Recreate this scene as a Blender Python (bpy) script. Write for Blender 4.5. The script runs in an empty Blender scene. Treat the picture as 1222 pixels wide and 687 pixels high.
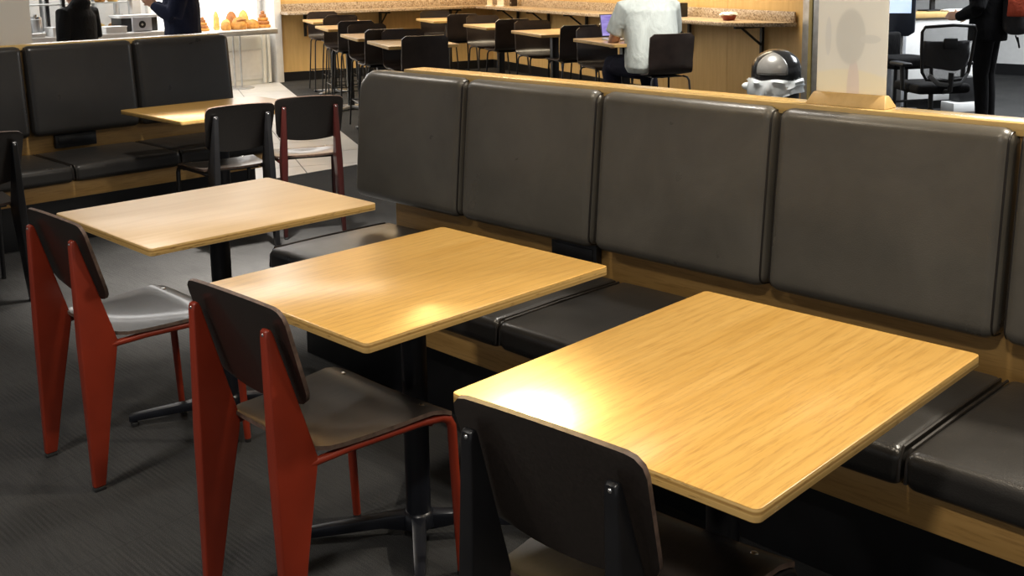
import bpy, bmesh, math, random
from mathutils import Vector, Matrix
random.seed(7)
D = bpy.data; SC = bpy.context.scene; COL = SC.collection
R = math.radians; PI = math.pi

# ------------------------------------------------------------------ camera
F_PX, CY, YAW, PITCH, ROLL, CAM_H = 1274.99, 167.15, .79376, -.15996, -.01563, 1.53825
fw = Vector((math.cos(PITCH)*math.cos(YAW), math.cos(PITCH)*math.sin(YAW), math.sin(PITCH)))
rt = Vector((math.sin(YAW), -math.cos(YAW), 0)); up = rt.cross(fw)
cr, sr = math.cos(ROLL), math.sin(ROLL)
rt, up = rt*cr + up*sr, up*cr - rt*sr
cam = D.cameras.new('camera'); camo = D.objects.new('camera', cam); COL.objects.link(camo)
camo.matrix_world = Matrix(((rt.x, up.x, -fw.x, 0), (rt.y, up.y, -fw.y, 0), (rt.z, up.z, -fw.z, CAM_H), (0, 0, 0, 1)))
cam.sensor_width = 36; cam.sensor_fit = 'HORIZONTAL'; cam.lens = F_PX/1222*36
cam.shift_y = (CY - 343.5)/1222; cam.clip_start = .05
SC.camera = camo

# ------------------------------------------------------------------ world, exposure
w = D.worlds.new('world'); SC.world = w; w.use_nodes = True
w.node_tree.nodes['Background'].inputs[0].default_value = (.95, .97, 1, 1)
w.node_tree.nodes['Background'].inputs[1].default_value = .32
vs = SC.view_settings
vs.view_transform = 'Standard'; vs.look = 'None'; vs.exposure = 0; vs.gamma = 1; vs.use_curve_mapping = False

# ------------------------------------------------------------------ lights (ceiling lamps of the hall)
CEIL = 2.9
def area(name, loc, size, power, col=(1, .85, .66), rot=(0, 0, 0), size_y=None, spread=180, disc=True):
    l = D.lights.new(name, 'AREA'); l.energy = power; l.color = col; l.spread = R(spread)
    if size_y: l.shape = 'RECTANGLE'; l.size = size; l.size_y = size_y
    else: l.shape = 'DISK' if disc else 'SQUARE'; l.size = size
    o = D.objects.new(name, l); COL.objects.link(o); o.location = loc; o.rotation_euler = rot
    return o
WARM = (1, .86, .66); NEUT = (1, .93, .84); COOL = (.93, .97, 1)
# unseen downlights, some added to brighten the man, bin and bench pads: (x, y, power, diameter, colour, spread)
DOWN = [(1.85, 1.0, 7, .22, WARM, 110), (1.85, 2.5, 8, .22, WARM, 110),
        (-.4, 2.6, 34, .22, NEUT, 120), (3.75, .65, 80, .2, (1, .90, .74), 150), (2.85, 4.75, 48, .14, NEUT, 50), (2.4, 5.3, 22, .2, NEUT, 140),
        (1.9, -.4, 12, .22, WARM, 120), (-.2, .2, 40, .22, NEUT, 140), (3.4, 2.9, 16, .2, NEUT, 110), (6.3, 4.5, 42, .2, (1, .95, .88), 105)]
# track spotlight turned toward the nearest table
SPOT_AT, SPOT_TO = Vector((4.12, 4.80, CEIL-.16)), Vector((1.03, 1.10, .745))
def spot(loc, to, power, col, size, blend, radius):
    l = D.lights.new('track_spot_lamp', 'SPOT'); l.energy = power; l.color = col; l.spot_size = R(size); l.spot_blend = blend; l.shadow_soft_size = radius
    o = D.objects.new('track_spot_lamp', l); COL.objects.link(o); o.location = loc
    o.rotation_euler = (Vector(to)-Vector(loc)).to_track_quat('-Z', 'Y').to_euler(); return o
spot(SPOT_AT, SPOT_TO, 1500, (1, .72, .25), 7.8, .6, .12)
for x, y, p, s, c, sp in DOWN: area('unseen_downlight_lamp', (x, y, CEIL-.03), s, p, c, spread=sp)
# bright bakery strip lights, bar area warm lights, office strip light
area('bakery_lamp', (5.0, 11.2, CEIL-.03), 6, 170, (1, .98, .95), size_y=1.2)
area('bar_lamp', (9.3, 11.2, CEIL-.03), 3.5, 95, (1, .80, .50), size_y=.5)
area('bar_lamp', (8.6, 7.6, CEIL-.03), .5, 110, (1, .84, .58), size_y=3.5, spread=130)
area('office_lamp', (11.2, 3.2, CEIL-.03), 2.5, 300, COOL, size_y=2)

# ------------------------------------------------------------------ helpers
class MB:
    def __init__(s): s.v = []; s.f = []; s.m = []
    def add(s, vs, fs, mi=0, M=None):
        b = len(s.v)
        s.v += [tuple(M @ Vector(p)) if M else tuple(p) for p in vs]
        s.f += [tuple(b+i for i in f) for f in fs]; s.m += [mi]*len(fs); return s
    def box(s, c, d, mi=0, M=None):
        x, y, z = c; a, b, e = d[0]/2, d[1]/2, d[2]/2
        vs = [(x+i*a, y+j*b, z+k*e) for i in (-1, 1) for j in (-1, 1) for k in (-1, 1)]
        return s.add(vs, [(0, 1, 3, 2), (4, 6, 7, 5), (0, 4, 5, 1), (2, 3, 7, 6), (0, 2, 6, 4), (1, 5, 7, 3)], mi, M)
    def prism(s, pts, z0, z1, mi=0, M=None, side=None):
        n = len(pts)
        vs = [(x, y, z0) for x, y in pts] + [(x, y, z1) for x, y in pts]
        s.add(vs, [tuple(range(n))[::-1], tuple(range(n, 2*n))], mi, M)
        b = len(s.v) - 2*n
        s.f += [(b+i, b+(i+1) % n, b+n+(i+1) % n, b+n+i) for i in range(n)]
        s.m += [mi if side is None else side]*n; return s
    def tube(s, pts, rad, n=8, mi=0, cap=True):
        pts = [Vector(p) for p in pts]; k = len(pts)
        if not hasattr(rad, '__len__'): rad = [rad]*k
        ref = None; vs = []
        for i, p in enumerate(pts):
            t = (pts[min(i+1, k-1)] - pts[max(i-1, 0)]).normalized()
            if ref is None: ref = t.orthogonal().normalized()
            a = (ref - t*ref.dot(t)).normalized(); ref = a; b = t.cross(a)
            r = rad[i]; ra, rb = r if hasattr(r, '__len__') else (r, r)
            vs += [p + a*ra*math.cos(2*PI*j/n) + b*rb*math.sin(2*PI*j/n) for j in range(n)]
        fs = [(i*n+j, i*n+(j+1) % n, (i+1)*n+(j+1) % n, (i+1)*n+j) for i in range(k-1) for j in range(n)]
        if cap: fs += [tuple(range(n))[::-1], tuple(range((k-1)*n, k*n))]
        return s.add(vs, fs, mi)
    def loft(s, rings, n=16, mi=0, M=None):           # rings: (cx, cy, cz, a, b) horizontal ellipses
        vs = [(cx+a*math.cos(2*PI*j/n), cy+b*math.sin(2*PI*j/n), cz) for cx, cy, cz, a, b in rings for j in range(n)]
        k = len(rings)
        fs = [(i*n+j, i*n+(j+1) % n, (i+1)*n+(j+1) % n, (i+1)*n+j) for i in range(k-1) for j in range(n)]
        fs += [tuple(range(n))[::-1], tuple(range((k-1)*n, k*n))]
        return s.add(vs, fs, mi, M)
    def ball(s, c, r, n=12, mi=0):
        rx, ry, rz = r if hasattr(r, '__len__') else (r, r, r)
        return s.loft([(c[0], c[1], c[2]-rz*math.cos(PI*i/n), rx*max(.02, math.sin(PI*i/n)), ry*max(.02, math.sin(PI*i/n))) for i in range(n+1)], n+4, mi)
    def lathe(s, prof, c=(0, 0, 0), n=24, mi=0):
        return s.loft([(c[0], c[1], c[2]+z, max(r, .0005), max(r, .0005)) for r, z in prof], n, mi)
    def mesh(s, name, mats, smooth=True, bev=0, seg=2, ang=35):
        me = D.meshes.new(name); me.from_pydata(s.v, [], s.f)
        for i, m in enumerate(s.m): me.polygons[i].material_index = m
        bm = bmesh.new(); bm.from_mesh(me)
        bmesh.ops.remove_doubles(bm, verts=bm.verts, dist=1e-6)
        bmesh.ops.recalc_face_normals(bm, faces=bm.faces)
        if bev:
            es = [e for e in bm.edges if len(e.link_faces) == 2 and e.calc_face_angle(0) > R(ang)]
            bmesh.ops.bevel(bm, geom=es, offset=bev, segments=seg, profile=.5, affect='EDGES', clamp_overlap=True)
        bm.to_mesh(me); bm.free()
        for m in (mats if isinstance(mats, (list, tuple)) else [mats]): me.materials.append(m)
        if smooth:
            me.polygons.foreach_set('use_smooth', [True]*len(me.polygons))
            try: me.set_sharp_from_angle(angle=R(40))
            except Exception: pass
        return me
    def build(s, name, mats, parent=None, **k):
        return put(name, s.mesh(name, mats, **k), parent)
def put(name, me, parent=None, loc=None, rot=None):
    o = D.objects.new(name, me); COL.objects.link(o); o.parent = parent
    if loc: o.location = loc
    if rot: o.rotation_euler = rot
    return o
def tag(o, label, cat, group=None):
    o['label'] = label; o['category'] = cat
    if group: o['group'] = group
    return o
def thing(name, label, cat, loc=(0, 0, 0), rz=0, group=None):
    o = D.objects.new(name, None); COL.objects.link(o); o.location = loc; o.rotation_euler = (0, 0, rz)
    o.empty_display_size = .1
    return tag(o, label, cat, group)
def struct(o): o['kind'] = 'structure'; return o
def dup(root, loc, rz, label=None):
    def cp(o, par):
        c = o.copy(); COL.objects.link(c); c.parent = par
        for ch in o.children: cp(ch, c)
        return c
    c = cp(root, None); c.location = loc; c.rotation_euler = (0, 0, rz)
    if label: c['label'] = label
    return c
def rrect(w, d, r, n=5, x0=0, y0=0):
    pts = []
    for cx, cy, a in ((w/2-r, d/2-r, 0), (-w/2+r, d/2-r, 90), (-w/2+r, -d/2+r, 180), (w/2-r, -d/2+r, 270)):
        for i in range(n+1):
            t = R(a + 90*i/n); pts.append((x0+cx+r*math.cos(t), y0+cy+r*math.sin(t)))
    return pts
def rbox(sx, sy, sz, r, bulge=(0, 0, 0), n=10, seg=5, fn=None):
    """rounded, slightly crowned cushion block, centred; bulge on the +x/-x, +y/-y, +z/-z faces"""
    def axis(s):
        h = s/2; a = [-h + r*(1-math.cos(PI/2*i/seg)) for i in range(seg)]
        return a + [-h+r+(s-2*r)*i/n for i in range(n+1)] + [-p for p in reversed(a)]
    ax = [axis(sx), axis(sy), axis(sz)]; H = (sx/2, sy/2, sz/2); mb = MB()
    for d in range(3):
        u, v = [(1, 2), (2, 0), (0, 1)][d]
        for sg in (-1, 1):
            vs = []
            for a in ax[u]:
                for b in ax[v]:
                    p = [0, 0, 0]; p[d] = sg*H[d]; p[u] = a; p[v] = b
                    q = [max(-H[k]+r, min(H[k]-r, p[k])) for k in range(3)]
                    dv = Vector(p) - Vector(q); dv = dv.normalized()*r
                    o = Vector(q) + dv
                    for k in range(3):
                        if bulge[k]:
                            i, j = [(1, 2), (2, 0), (0, 1)][k]
                            wt = max(0, 1-(o[i]/H[i])**2)**.6 * max(0, 1-(o[j]/H[j])**2)**.6
                            o[k] += bulge[k]*wt*(o[k]/H[k])
                    if fn: o = fn(o)
                    vs.append(tuple(o))
            nu, nv = len(ax[u]), len(ax[v])
            fs = [(i*nv+j, (i+1)*nv+j, (i+1)*nv+j+1, i*nv+j+1) for i in range(nu-1) for j in range(nv-1)]
            mb.add(vs, fs)
    return mb
def remesh(mb, name, mats, parent, vox=.008, smooth=3, tex=None):
    me = mb.mesh(name+'_raw', mats); o = put(name, me, parent)
    m = o.modifiers.new('r', 'REMESH'); m.mode = 'VOXEL'; m.voxel_size = vox
    m = o.modifiers.new('s', 'SMOOTH'); m.factor = .5; m.iterations = smooth
    dg = bpy.context.evaluated_depsgraph_get(); dg.update()
    me2 = D.meshes.new_from_object(o.evaluated_get(dg)); o.modifiers.clear(); o.data = me2; D.meshes.remove(me)
    me2.polygons.foreach_set('use_smooth', [True]*len(me2.polygons))
    if not me2.materials:
        me2.materials.append(mats)
    return o

# ------------------------------------------------------------------ materials
def base(name, col, rough=.5, metal=0, coat=0, spec=.5, coat_rough=.1):
    m = D.materials.new(name); m.use_nodes = True; nt = m.node_tree; b = nt.nodes['Principled BSDF']
    b.inputs['Base Color'].default_value = (*col, 1); b.inputs['Roughness'].default_value = rough
    b.inputs['Metallic'].default_value = metal; b.inputs['Coat Weight'].default_value = coat
    b.inputs['Coat Roughness'].default_value = coat_rough
    b.inputs['Specular IOR Level'].default_value = spec
    return m, nt, b
def N(nt, t, **k):
    n = nt.nodes.new(t)
    for a, v in k.items():
        if a in n.inputs.keys() if isinstance(a, str) else False: n.inputs[a].default_value = v
        else: setattr(n, a, v)
    return n
def coords(nt, scale=(1, 1, 1), rot=(0, 0, 0), loc=(0, 0, 0), kind='Object'):
    tc = nt.nodes.new('ShaderNodeTexCoord'); mp = nt.nodes.new('ShaderNodeMapping')
    mp.inputs['Scale'].default_value = scale; mp.inputs['Rotation'].default_value = rot; mp.inputs['Location'].default_value = loc
    nt.links.new(tc.outputs[kind], mp.inputs[0]); return mp.outputs[0]
def ramp(nt, fac, stops):
    r = nt.nodes.new('ShaderNodeValToRGB'); e = r.color_ramp.elements
    while len(e) < len(stops): e.new(.5)
    for i, (p, c) in enumerate(stops): e[i].position = p; e[i].color = (*c, 1)
    nt.links.new(fac, r.inputs[0]); return r.outputs[0]
def noise(nt, vec, scale=5, detail=4, rough=.5, dist=0):
    n = nt.nodes.new('ShaderNodeTexNoise'); n.inputs['Scale'].default_value = scale; n.inputs['Detail'].default_value = detail
    n.inputs['Roughness'].default_value = rough; n.inputs['Distortion'].default_value = dist
    nt.links.new(vec, n.inputs['Vector']); return n.outputs[0]
def mixc(nt, a, b, f, mode='MIX'):
    m = nt.nodes.new('ShaderNodeMix'); m.data_type = 'RGBA'; m.blend_type = mode
    if isinstance(f, (int, float)): m.inputs[0].default_value = f
    else: nt.links.new(f, m.inputs[0])
    for i, x in ((6, a), (7, b)):
        if isinstance(x, tuple): m.inputs[i].default_value = (*x, 1)
        else: nt.links.new(x, m.inputs[i])
    return m.outputs[2]
def bump(nt, b, h, strength=.2, dist=.002):
    n = nt.nodes.new('ShaderNodeBump'); n.inputs['Strength'].default_value = strength; n.inputs['Distance'].default_value = dist
    nt.links.new(h, n.inputs['Height']); nt.links.new(n.outputs[0], b.inputs['Normal'])
def plain(name, col, rough=.5, metal=0, coat=0, var=.12, spec=.5, sc=14):
    m, nt, b = base(name, col, rough, metal, coat, spec)
    v = coords(nt); f = noise(nt, v, sc, 3)
    d = tuple(c*(1-var) for c in col); l = tuple(min(1, c*(1+var)) for c in col)
    nt.links.new(ramp(nt, f, [(.3, d), (.7, l)]), b.inputs['Base Color']); return m
def wood(name, dark, mid, light, rough=.35, axis='x', scale=1, coat=0, grain=1, figure=1, spec=.5, coat_rough=.2):
    """oak-like: long pore streaks plus broad cathedral figure along one axis"""
    m, nt, b = base(name, mid, rough, 0, coat, spec, coat_rough)
    st = {'x': (1, 14, 14), 'y': (14, 1, 14), 'z': (14, 14, 1)}[axis]
    v = coords(nt, tuple(a*scale for a in st)); broad = coords(nt, tuple((.30 if a == 1 else 2.0)*scale for a in st))
    fine = noise(nt, v, 9, 6, .65); streak = noise(nt, v, 2.2, 3, .5, .3)
    wv = nt.nodes.new('ShaderNodeTexWave'); wv.wave_type = 'BANDS'; wv.bands_direction = {'x': 'Y', 'y': 'X', 'z': 'Y'}[axis]
    wv.inputs['Scale'].default_value = 4.6; wv.inputs['Distortion'].default_value = 9; wv.inputs['Detail'].default_value = 1.5
    wv.inputs['Detail Scale'].default_value = .9
    nt.links.new(broad, wv.inputs['Vector'])
    c1 = ramp(nt, streak, [(.3, mid), (.72, light)])
    c2 = mixc(nt, c1, dark, ramp(nt, wv.outputs[1], [(0, (.42*figure,)*3), (.30, (0, 0, 0))]))
    c3 = mixc(nt, c2, dark, ramp(nt, fine, [(.36, (.55*grain,)*3), (.50, (0, 0, 0))]))
    nt.links.new(c3, b.inputs['Base Color'])
    bump(nt, b, fine, .06, .001); return m
M = {}
M['oak'] = wood('table_oak', (.36, .175, .035), (.62, .355, .085), (.70, .425, .12), .28, 'x', 1.15, coat=.25, coat_rough=.2, figure=.5, grain=.8)
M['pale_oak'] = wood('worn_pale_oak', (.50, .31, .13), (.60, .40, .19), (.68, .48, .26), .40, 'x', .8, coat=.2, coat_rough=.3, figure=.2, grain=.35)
M['oak_trim'] = wood('bench_oak', (.26, .13, .032), (.46, .26, .075), (.56, .33, .11), .42, 'x', 1, grain=.8, figure=.6)
M['cap'] = wood('varnished_oak', (.42, .25, .08), (.70, .47, .17), (.78, .56, .23), .24, 'x', 1, coat=.8, coat_rough=.18, grain=.6, figure=.4)
M['wall_wood'] = wood('maple_wall', (.50, .30, .10), (.62, .40, .15), (.70, .47, .19), .5, 'z', .8, grain=.3, figure=.25)
def ply_edge():
    m, nt, b = base('ply_edge', (.5, .3, .1), .45)
    v = coords(nt, (0.4, .4, 150)); f = noise(nt, v, 1.6, 1)
    g = noise(nt, coords(nt, (6, 6, 40)), 6, 4)
    c = ramp(nt, f, [(.36, (.34, .19, .055)), (.5, (.56, .35, .11)), (.64, (.66, .44, .17))])
    nt.links.new(mixc(nt, c, (.12, .055, .015), ramp(nt, g, [(.30, (.6,)*3), (.42, (0, 0, 0))])), b.inputs['Base Color']); return m
M['ply'] = ply_edge()
def leather(name, col):
    m, nt, b = base(name, col, .42, spec=.5)
    v = coords(nt); oi = nt.nodes.new('ShaderNodeObjectInfo'); vm = nt.nodes.new('ShaderNodeVectorMath'); vm.operation = 'MULTIPLY_ADD'
    nt.links.new(oi.outputs['Random'], vm.inputs[0]); vm.inputs[1].default_value = (9, 7, 5); nt.links.new(v, vm.inputs[2]); v = vm.outputs[0]
    a = noise(nt, v, 3, 4, .6, .4)
    nt.links.new(ramp(nt, a, [(.3, tuple(a*.8 for a in col)), (.7, tuple(a*1.2 for a in col))]), b.inputs['Base Color'])
    nt.links.new(ramp(nt, noise(nt, v, 6, 5), [(.3, (.27,)*3), (.75, (.38,)*3)]), b.inputs['Roughness'])
    vo = nt.nodes.new('ShaderNodeTexVoronoi'); vo.inputs['Scale'].default_value = 260; nt.links.new(v, vo.inputs['Vector'])
    cr_ = noise(nt, v, 7, 5, .6, 1.2)
    mx = nt.nodes.new('ShaderNodeMath'); mx.operation = 'MULTIPLY_ADD'; mx.inputs[1].default_value = .35
    nt.links.new(vo.outputs[0], mx.inputs[0]); nt.links.new(cr_, mx.inputs[2])
    bump(nt, b, mx.outputs[0], .22, .003); return m
M['leather'] = leather('brown_leather', (.112, .103, .087)); M['leather_dark'] = leather('dark_leather', (.030, .028, .026))  # darker leather goes on all seats and the shorter bench's pads
M['piping'] = plain('leather_piping', (.022, .018, .015), .38)
def seatply(name, a, b_):
    m, nt, b = base(name, a, .36, 0, .25)
    v = coords(nt, (2, 30, 30)); f = noise(nt, v, 6, 4)
    nt.links.new(ramp(nt, f, [(.3, a), (.7, b_)]), b.inputs['Base Color']); return m
M['seat'] = seatply('dark_stained_ply', (.016, .0125, .0105), (.026, .020, .017))
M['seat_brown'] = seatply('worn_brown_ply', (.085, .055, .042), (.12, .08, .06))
M['ply_rim'] = plain('worn_ply_rim', (.10, .065, .05), .5, var=.4, sc=60)
M['red'] = plain('red_paint', (.22, .024, .009), .36, coat=.15, var=.15, sc=5)
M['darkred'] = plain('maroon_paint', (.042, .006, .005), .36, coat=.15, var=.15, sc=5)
M['black'] = plain('black_paint', (.008, .008, .009), .35, var=.2)
M['navy_metal'] = plain('blue_black_metal', (.008, .009, .013), .32, var=.2)
M['blackplastic'] = plain('black_plastic', (.012, .012, .013), .45)
M['chrome'] = plain('polished_steel', (.75, .74, .72), .18, 1)
M['alu'] = plain('brushed_aluminium', (.55, .56, .57), .4, .9)
M['rubber'] = plain('rubber', (.015, .015, .015), .8)
def carpet():
    m, nt, b = base('charcoal_carpet', (.03, .03, .03), .95, spec=.15)
    v = coords(nt); ro = coords(nt, (60, 3, 1), (0, 0, R(-8)))
    a = noise(nt, v, 420, 2, .6); s = noise(nt, ro, 2.4, 4, .6); big = noise(nt, v, 1.3, 3)
    c = ramp(nt, a, [(.3, (.020, .020, .0205)), (.7, (.072, .072, .070))])
    c = mixc(nt, c, (.016, .016, .017), ramp(nt, s, [(.40, (.30,)*3), (.55, (0, 0, 0))]))
    c = mixc(nt, c, (.02, .02, .021), ramp(nt, big, [(.35, (.45,)*3), (.62, (0, 0, 0))]))
    rib = nt.nodes.new('ShaderNodeTexWave'); rib.wave_type = 'BANDS'; rib.bands_direction = 'X'; rib.inputs['Scale'].default_value = 20
    nt.links.new(v, rib.inputs['Vector']); pm_ = nt.nodes.new('ShaderNodeMath'); pm_.operation = 'MULTIPLY'
    nt.links.new(ramp(nt, rib.outputs[1], [(.35, (.32,)*3), (.6, (0, 0, 0))]), pm_.inputs[0]); nt.links.new(ramp(nt, noise(nt, v, 3.1, 2), [(.48, (0, 0, 0)), (.60, (1, 1, 1))]), pm_.inputs[1])
    c = mixc(nt, c, (.012, .012, .012), pm_.outputs[0])
    br = nt.nodes.new('ShaderNodeTexBrick'); br.offset = .5; br.inputs['Scale'].default_value = 1
    br.inputs['Brick Width'].default_value = .5; br.inputs['Row Height'].default_value = .5; br.inputs['Mortar Size'].default_value = .002
    nt.links.new(coords(nt, (1, 1, 1), (0, 0, R(-8))), br.inputs['Vector'])
    c = mixc(nt, c, (.010, .010, .010), ramp(nt, br.outputs[1], [(.0, (0, 0, 0)), (1, (.25,)*3)]))
    nt.links.new(c, b.inputs['Base Color']); bump(nt, b, a, .6, .004); return m
M['carpet'] = carpet()
M['tile'] = plain('pale_floor_tile', (.62, .61, .59), .3, var=.06, sc=3)
M['grout'] = plain('tile_grout', (.13, .13, .13), .8)
def granite():
    m, nt, b = base('speckled_granite', (.5, .4, .3), .3)
    v = coords(nt); a = noise(nt, v, 60, 3, .7); d = noise(nt, v, 95, 2, .6)
    c = ramp(nt, a, [(.36, (.13, .08, .05)), (.46, (.42, .31, .2)), (.62, (.62, .52, .40))])
    c = mixc(nt, c, (.10, .06, .04), ramp(nt, d, [(.60, (0, 0, 0)), (.68, (.8,)*3)]))
    nt.links.new(c, b.inputs['Base Color']); return m
M['granite'] = granite()
M['white'] = plain('white_paint', (.80, .80, .79), .5, var=.04)
M['olive'] = plain('olive_strip', (.36, .30, .12), .45, var=.05)
M['pillar'] = plain('pale_grey_paint', (.80, .80, .75), .6, var=.05, sc=2)
M['ceiling'] = plain('ceiling_paint', (.78, .77, .75), .8, var=.05)
M['steel_grey'] = plain('grey_steel', (.42, .42, .42), .4, .3, var=.06)
M['stool'] = plain('dark_brown_laminate', (.020, .013, .011), .38, var=.25)
M['skin'] = plain('skin', (.55, .30, .19), .5)
M['hair'] = plain('dark_hair', (.012, .009, .008), .5)
def cloth(name, col, fold=.4):
    m, nt, b = base(name, col, .9, spec=.2)
    v = coords(nt, (1, 1, .6)); f = noise(nt, v, 9, 4, .6, 1)
    nt.links.new(ramp(nt, f, [(.3, tuple(c*.8 for c in col)), (.7, tuple(min(1, c*1.12) for c in col))]), b.inputs['Base Color'])
    bump(nt, b, f, fold, .03); return m
M['tee'] = cloth('pale_grey_cotton', (.60, .65, .62), .35)
M['navy'] = cloth('navy_cloth', (.012, .016, .04))
M['blackcloth'] = cloth('black_cloth', (.008, .008, .009))
M['denim'] = cloth('dark_denim', (.012, .013, .028))

# ------------------------------------------------------------------ setting: floor, ceiling, walls
fl = struct(MB().box((5, 5, -.05), (22, 24, .1)).build('floor', M['carpet'], smooth=False))
struct(MB().box((5, 5, CEIL+.05), (22, 24, .1)).build('ceiling', M['ceiling'], smooth=False))
A70 = R(70); ux, uy = math.cos(A70), math.sin(A70)
K = Vector((11.55, 12.12)); LF = Vector((8.22, 13.00)); RE = K - 7.34*Vector((ux, uy))
tile_poly = [(-1.0, 6.86), (5.22, 6.86), (8.16, 12.94), (-1.0, 13.2)]
def clip(poly, a, b):
    out = []
    for i in range(len(poly)):
        p, q = poly[i], poly[(i+1) % len(poly)]
        s = lambda t: (b[0]-a[0])*(t[1]-a[1]) - (b[1]-a[1])*(t[0]-a[0])
        sp, sq = s(p), s(q)
        if sp >= 0: out.append(p)
        if sp*sq < 0:
            t = sp/(sp-sq); out.append((p[0]+(q[0]-p[0])*t, p[1]+(q[1]-p[1])*t))
    return out
MB().prism(tile_poly, .0005, .003).build('tile_bed', M['grout'], fl, smooth=False)
TA = R(64.2); ta, tb = (math.cos(TA), math.sin(TA)), (-math.sin(TA), math.cos(TA)); TS = .62
for i in range(-2, 16):
    for j in range(-1, 13):
        o = (5.22, 6.86); g = .007
        sq = [(o[0]+ta[0]*a*TS+tb[0]*b*TS, o[1]+ta[1]*a*TS+tb[1]*b*TS) for a, b in ((i+g, j+g), (i+1-g, j+g), (i+1-g, j+1-g), (i+g, j+1-g))]
        for e in range(4): sq = clip(sq, tile_poly[e], tile_poly[(e+1) % 4]) if sq else sq
        if len(sq) < 3 or max(p[0] for p in sq) < 2.2: continue
        MB().prism(sq, .002, .007).build('tile', M['tile'], fl, smooth=False)

def wall_run(name, a, b, h, th, panel_w, mat_panel, core, kick=None, gap=.004):
    """a wall from a to b faced with separate panels on its left-hand side"""
    a, b = Vector(a), Vector(b); L = (b-a).length; d = (b-a)/L; ang = math.atan2(d.y, d.x)
    o = MB().box((L/2, -th/2, h/2), (L, th, h)).build(name, core, smooth=False); struct(o)
    o.location = (a.x, a.y, 0); o.rotation_euler = (0, 0, ang)
    n = max(1, round(L/panel_w)); pw = L/n
    for i in range(n):
        p = MB().box((0, 0, 0), (pw-gap, .012, h-.13)).build('panel', mat_panel, o, bev=.001, seg=1)
        p.location = ((i+.5)*pw, .006, .13+(h-.13)/2)
    if kick: MB().box((L/2, .006, .064), (L, .016, .128)).build('skirting', kick, o, smooth=False)
    return o
# the walls face the camera: run right-to-left so the faced side is toward the seating
wall_run('wall_back', K + Vector((.02, 0)), LF, CEIL, .12, 1.2, M['wall_wood'], M['white'], M['black'])
wall_run('wall_right', RE, K, CEIL, .12, 1.22, M['wall_wood'], M['white'], M['black'])
struct(MB().box((3.2, 13.28, CEIL/2), (10.5, .12, CEIL)).build('wall_bakery', M['white'], smooth=False))
struct(MB().box((15.0, 4.5, CEIL/2), (.12, 9, CEIL)).build('wall_office', M['white'], smooth=False))
struct(MB().box((14.93, 4.5, .075), (.02, 9, .15)).build('baseboard_office', M['black'], smooth=False))
o = struct(MB().box((2.20, 7.42, CEIL/2), (.96, .5, CEIL)).build('trim_1', M['pillar'], bev=.004))   # square column behind the far bench
struct(MB().box((8.16, 13.06, CEIL/2), (.11, .34, CEIL)).build('trim_4', M['white'], bev=.004))   # white jamb where the bakery wall meets the panelling
# aluminium end post of the panelled wall, with its wood edge
pm = MB().box((0, 0, CEIL/2), (.26, .10, CEIL)).build('trim_2', M['alu'], bev=.003); struct(pm)
pm.location = (RE.x-.045, RE.y-.12, 0); pm.rotation_euler = (0, 0, A70)
pm = MB().box((0, 0, CEIL/2), (.05, .115, CEIL)).build('trim_3', M['olive'], bev=.002); struct(pm)
pm.location = (RE.x-.042, RE.y-.11, 0); pm.rotation_euler = (0, 0, A70)

# ------------------------------------------------------------------ cafe tables
TTOP = .745
def make_table(name, label, wx, wy, loc, rz, arms=45, group='square oak cafe tables', top_m='oak'):
    t = thing(name, label, 'table', loc, rz, group)
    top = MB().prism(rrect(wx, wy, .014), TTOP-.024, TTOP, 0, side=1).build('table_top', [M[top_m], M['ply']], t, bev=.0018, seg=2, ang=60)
    MB().box((0, 0, TTOP-.030), (wx*.55, .07, .012)).box((0, 0, TTOP-.030), (.07, wy*.55, .012)).build('mounting_plate', M['navy_metal'], t, bev=.002)
    MB().lathe([(.034, .07), (.034, TTOP-.036), (.05, TTOP-.035), (.05, TTOP-.0305)]).build('column', M['navy_metal'], t)
    MB().lathe([(.030, .035), (.046, .04), (.044, .072), (.036, .082), (.0345, .083)]).build('hub', M['navy_metal'], t, bev=.002)
    for k in range(4):
        a = R(arms + 90*k); L = .335
        pr = [(.03, .030), (.03, .078), (.09, .074), (L-.03, .046), (L, .040), (L, .018), (L-.03, .020), (.10, .040)]
        mb = MB(); n = len(pr)
        hw = lambda x: .021 - .008*(x/L)
        vs = [(x, s*hw(x), z) for s in (-1, 1) for x, z in pr]
        mb.add(vs, [tuple(range(n)), tuple(range(n, 2*n))[::-1]] + [(i, (i+1) % n, n+(i+1) % n, n+i) for i in range(n)])
        arm = mb.build('leg', M['navy_metal'], t, bev=.004, seg=2); arm.rotation_euler = (0, 0, a)
        MB().lathe([(.012, 0), (.014, .003), (.014, .012), (.008, .014), (.008, .022)], (L-.018, 0, 0), 12).build('glide', M['rubber'], arm)
    return t
make_table('cafe_table', 'square oak cafe table with a bright yellow lamp glare, before the black chair', .8587, .6647, (1.6989, 1.1387, 0), R(1.45), 50)
make_table('cafe_table', 'square oak cafe table between the glaring table and the palest table', .8138, .6708, (1.716, 2.131, 0), R(.55), 50)
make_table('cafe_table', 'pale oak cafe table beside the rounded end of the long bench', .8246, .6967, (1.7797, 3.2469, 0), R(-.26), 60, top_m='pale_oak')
make_table('cafe_table', 'oak table standing before the shorter far bench with two chairs tucked in', .90, .74, (3.19, 5.71, 0), R(0), 45)

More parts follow.
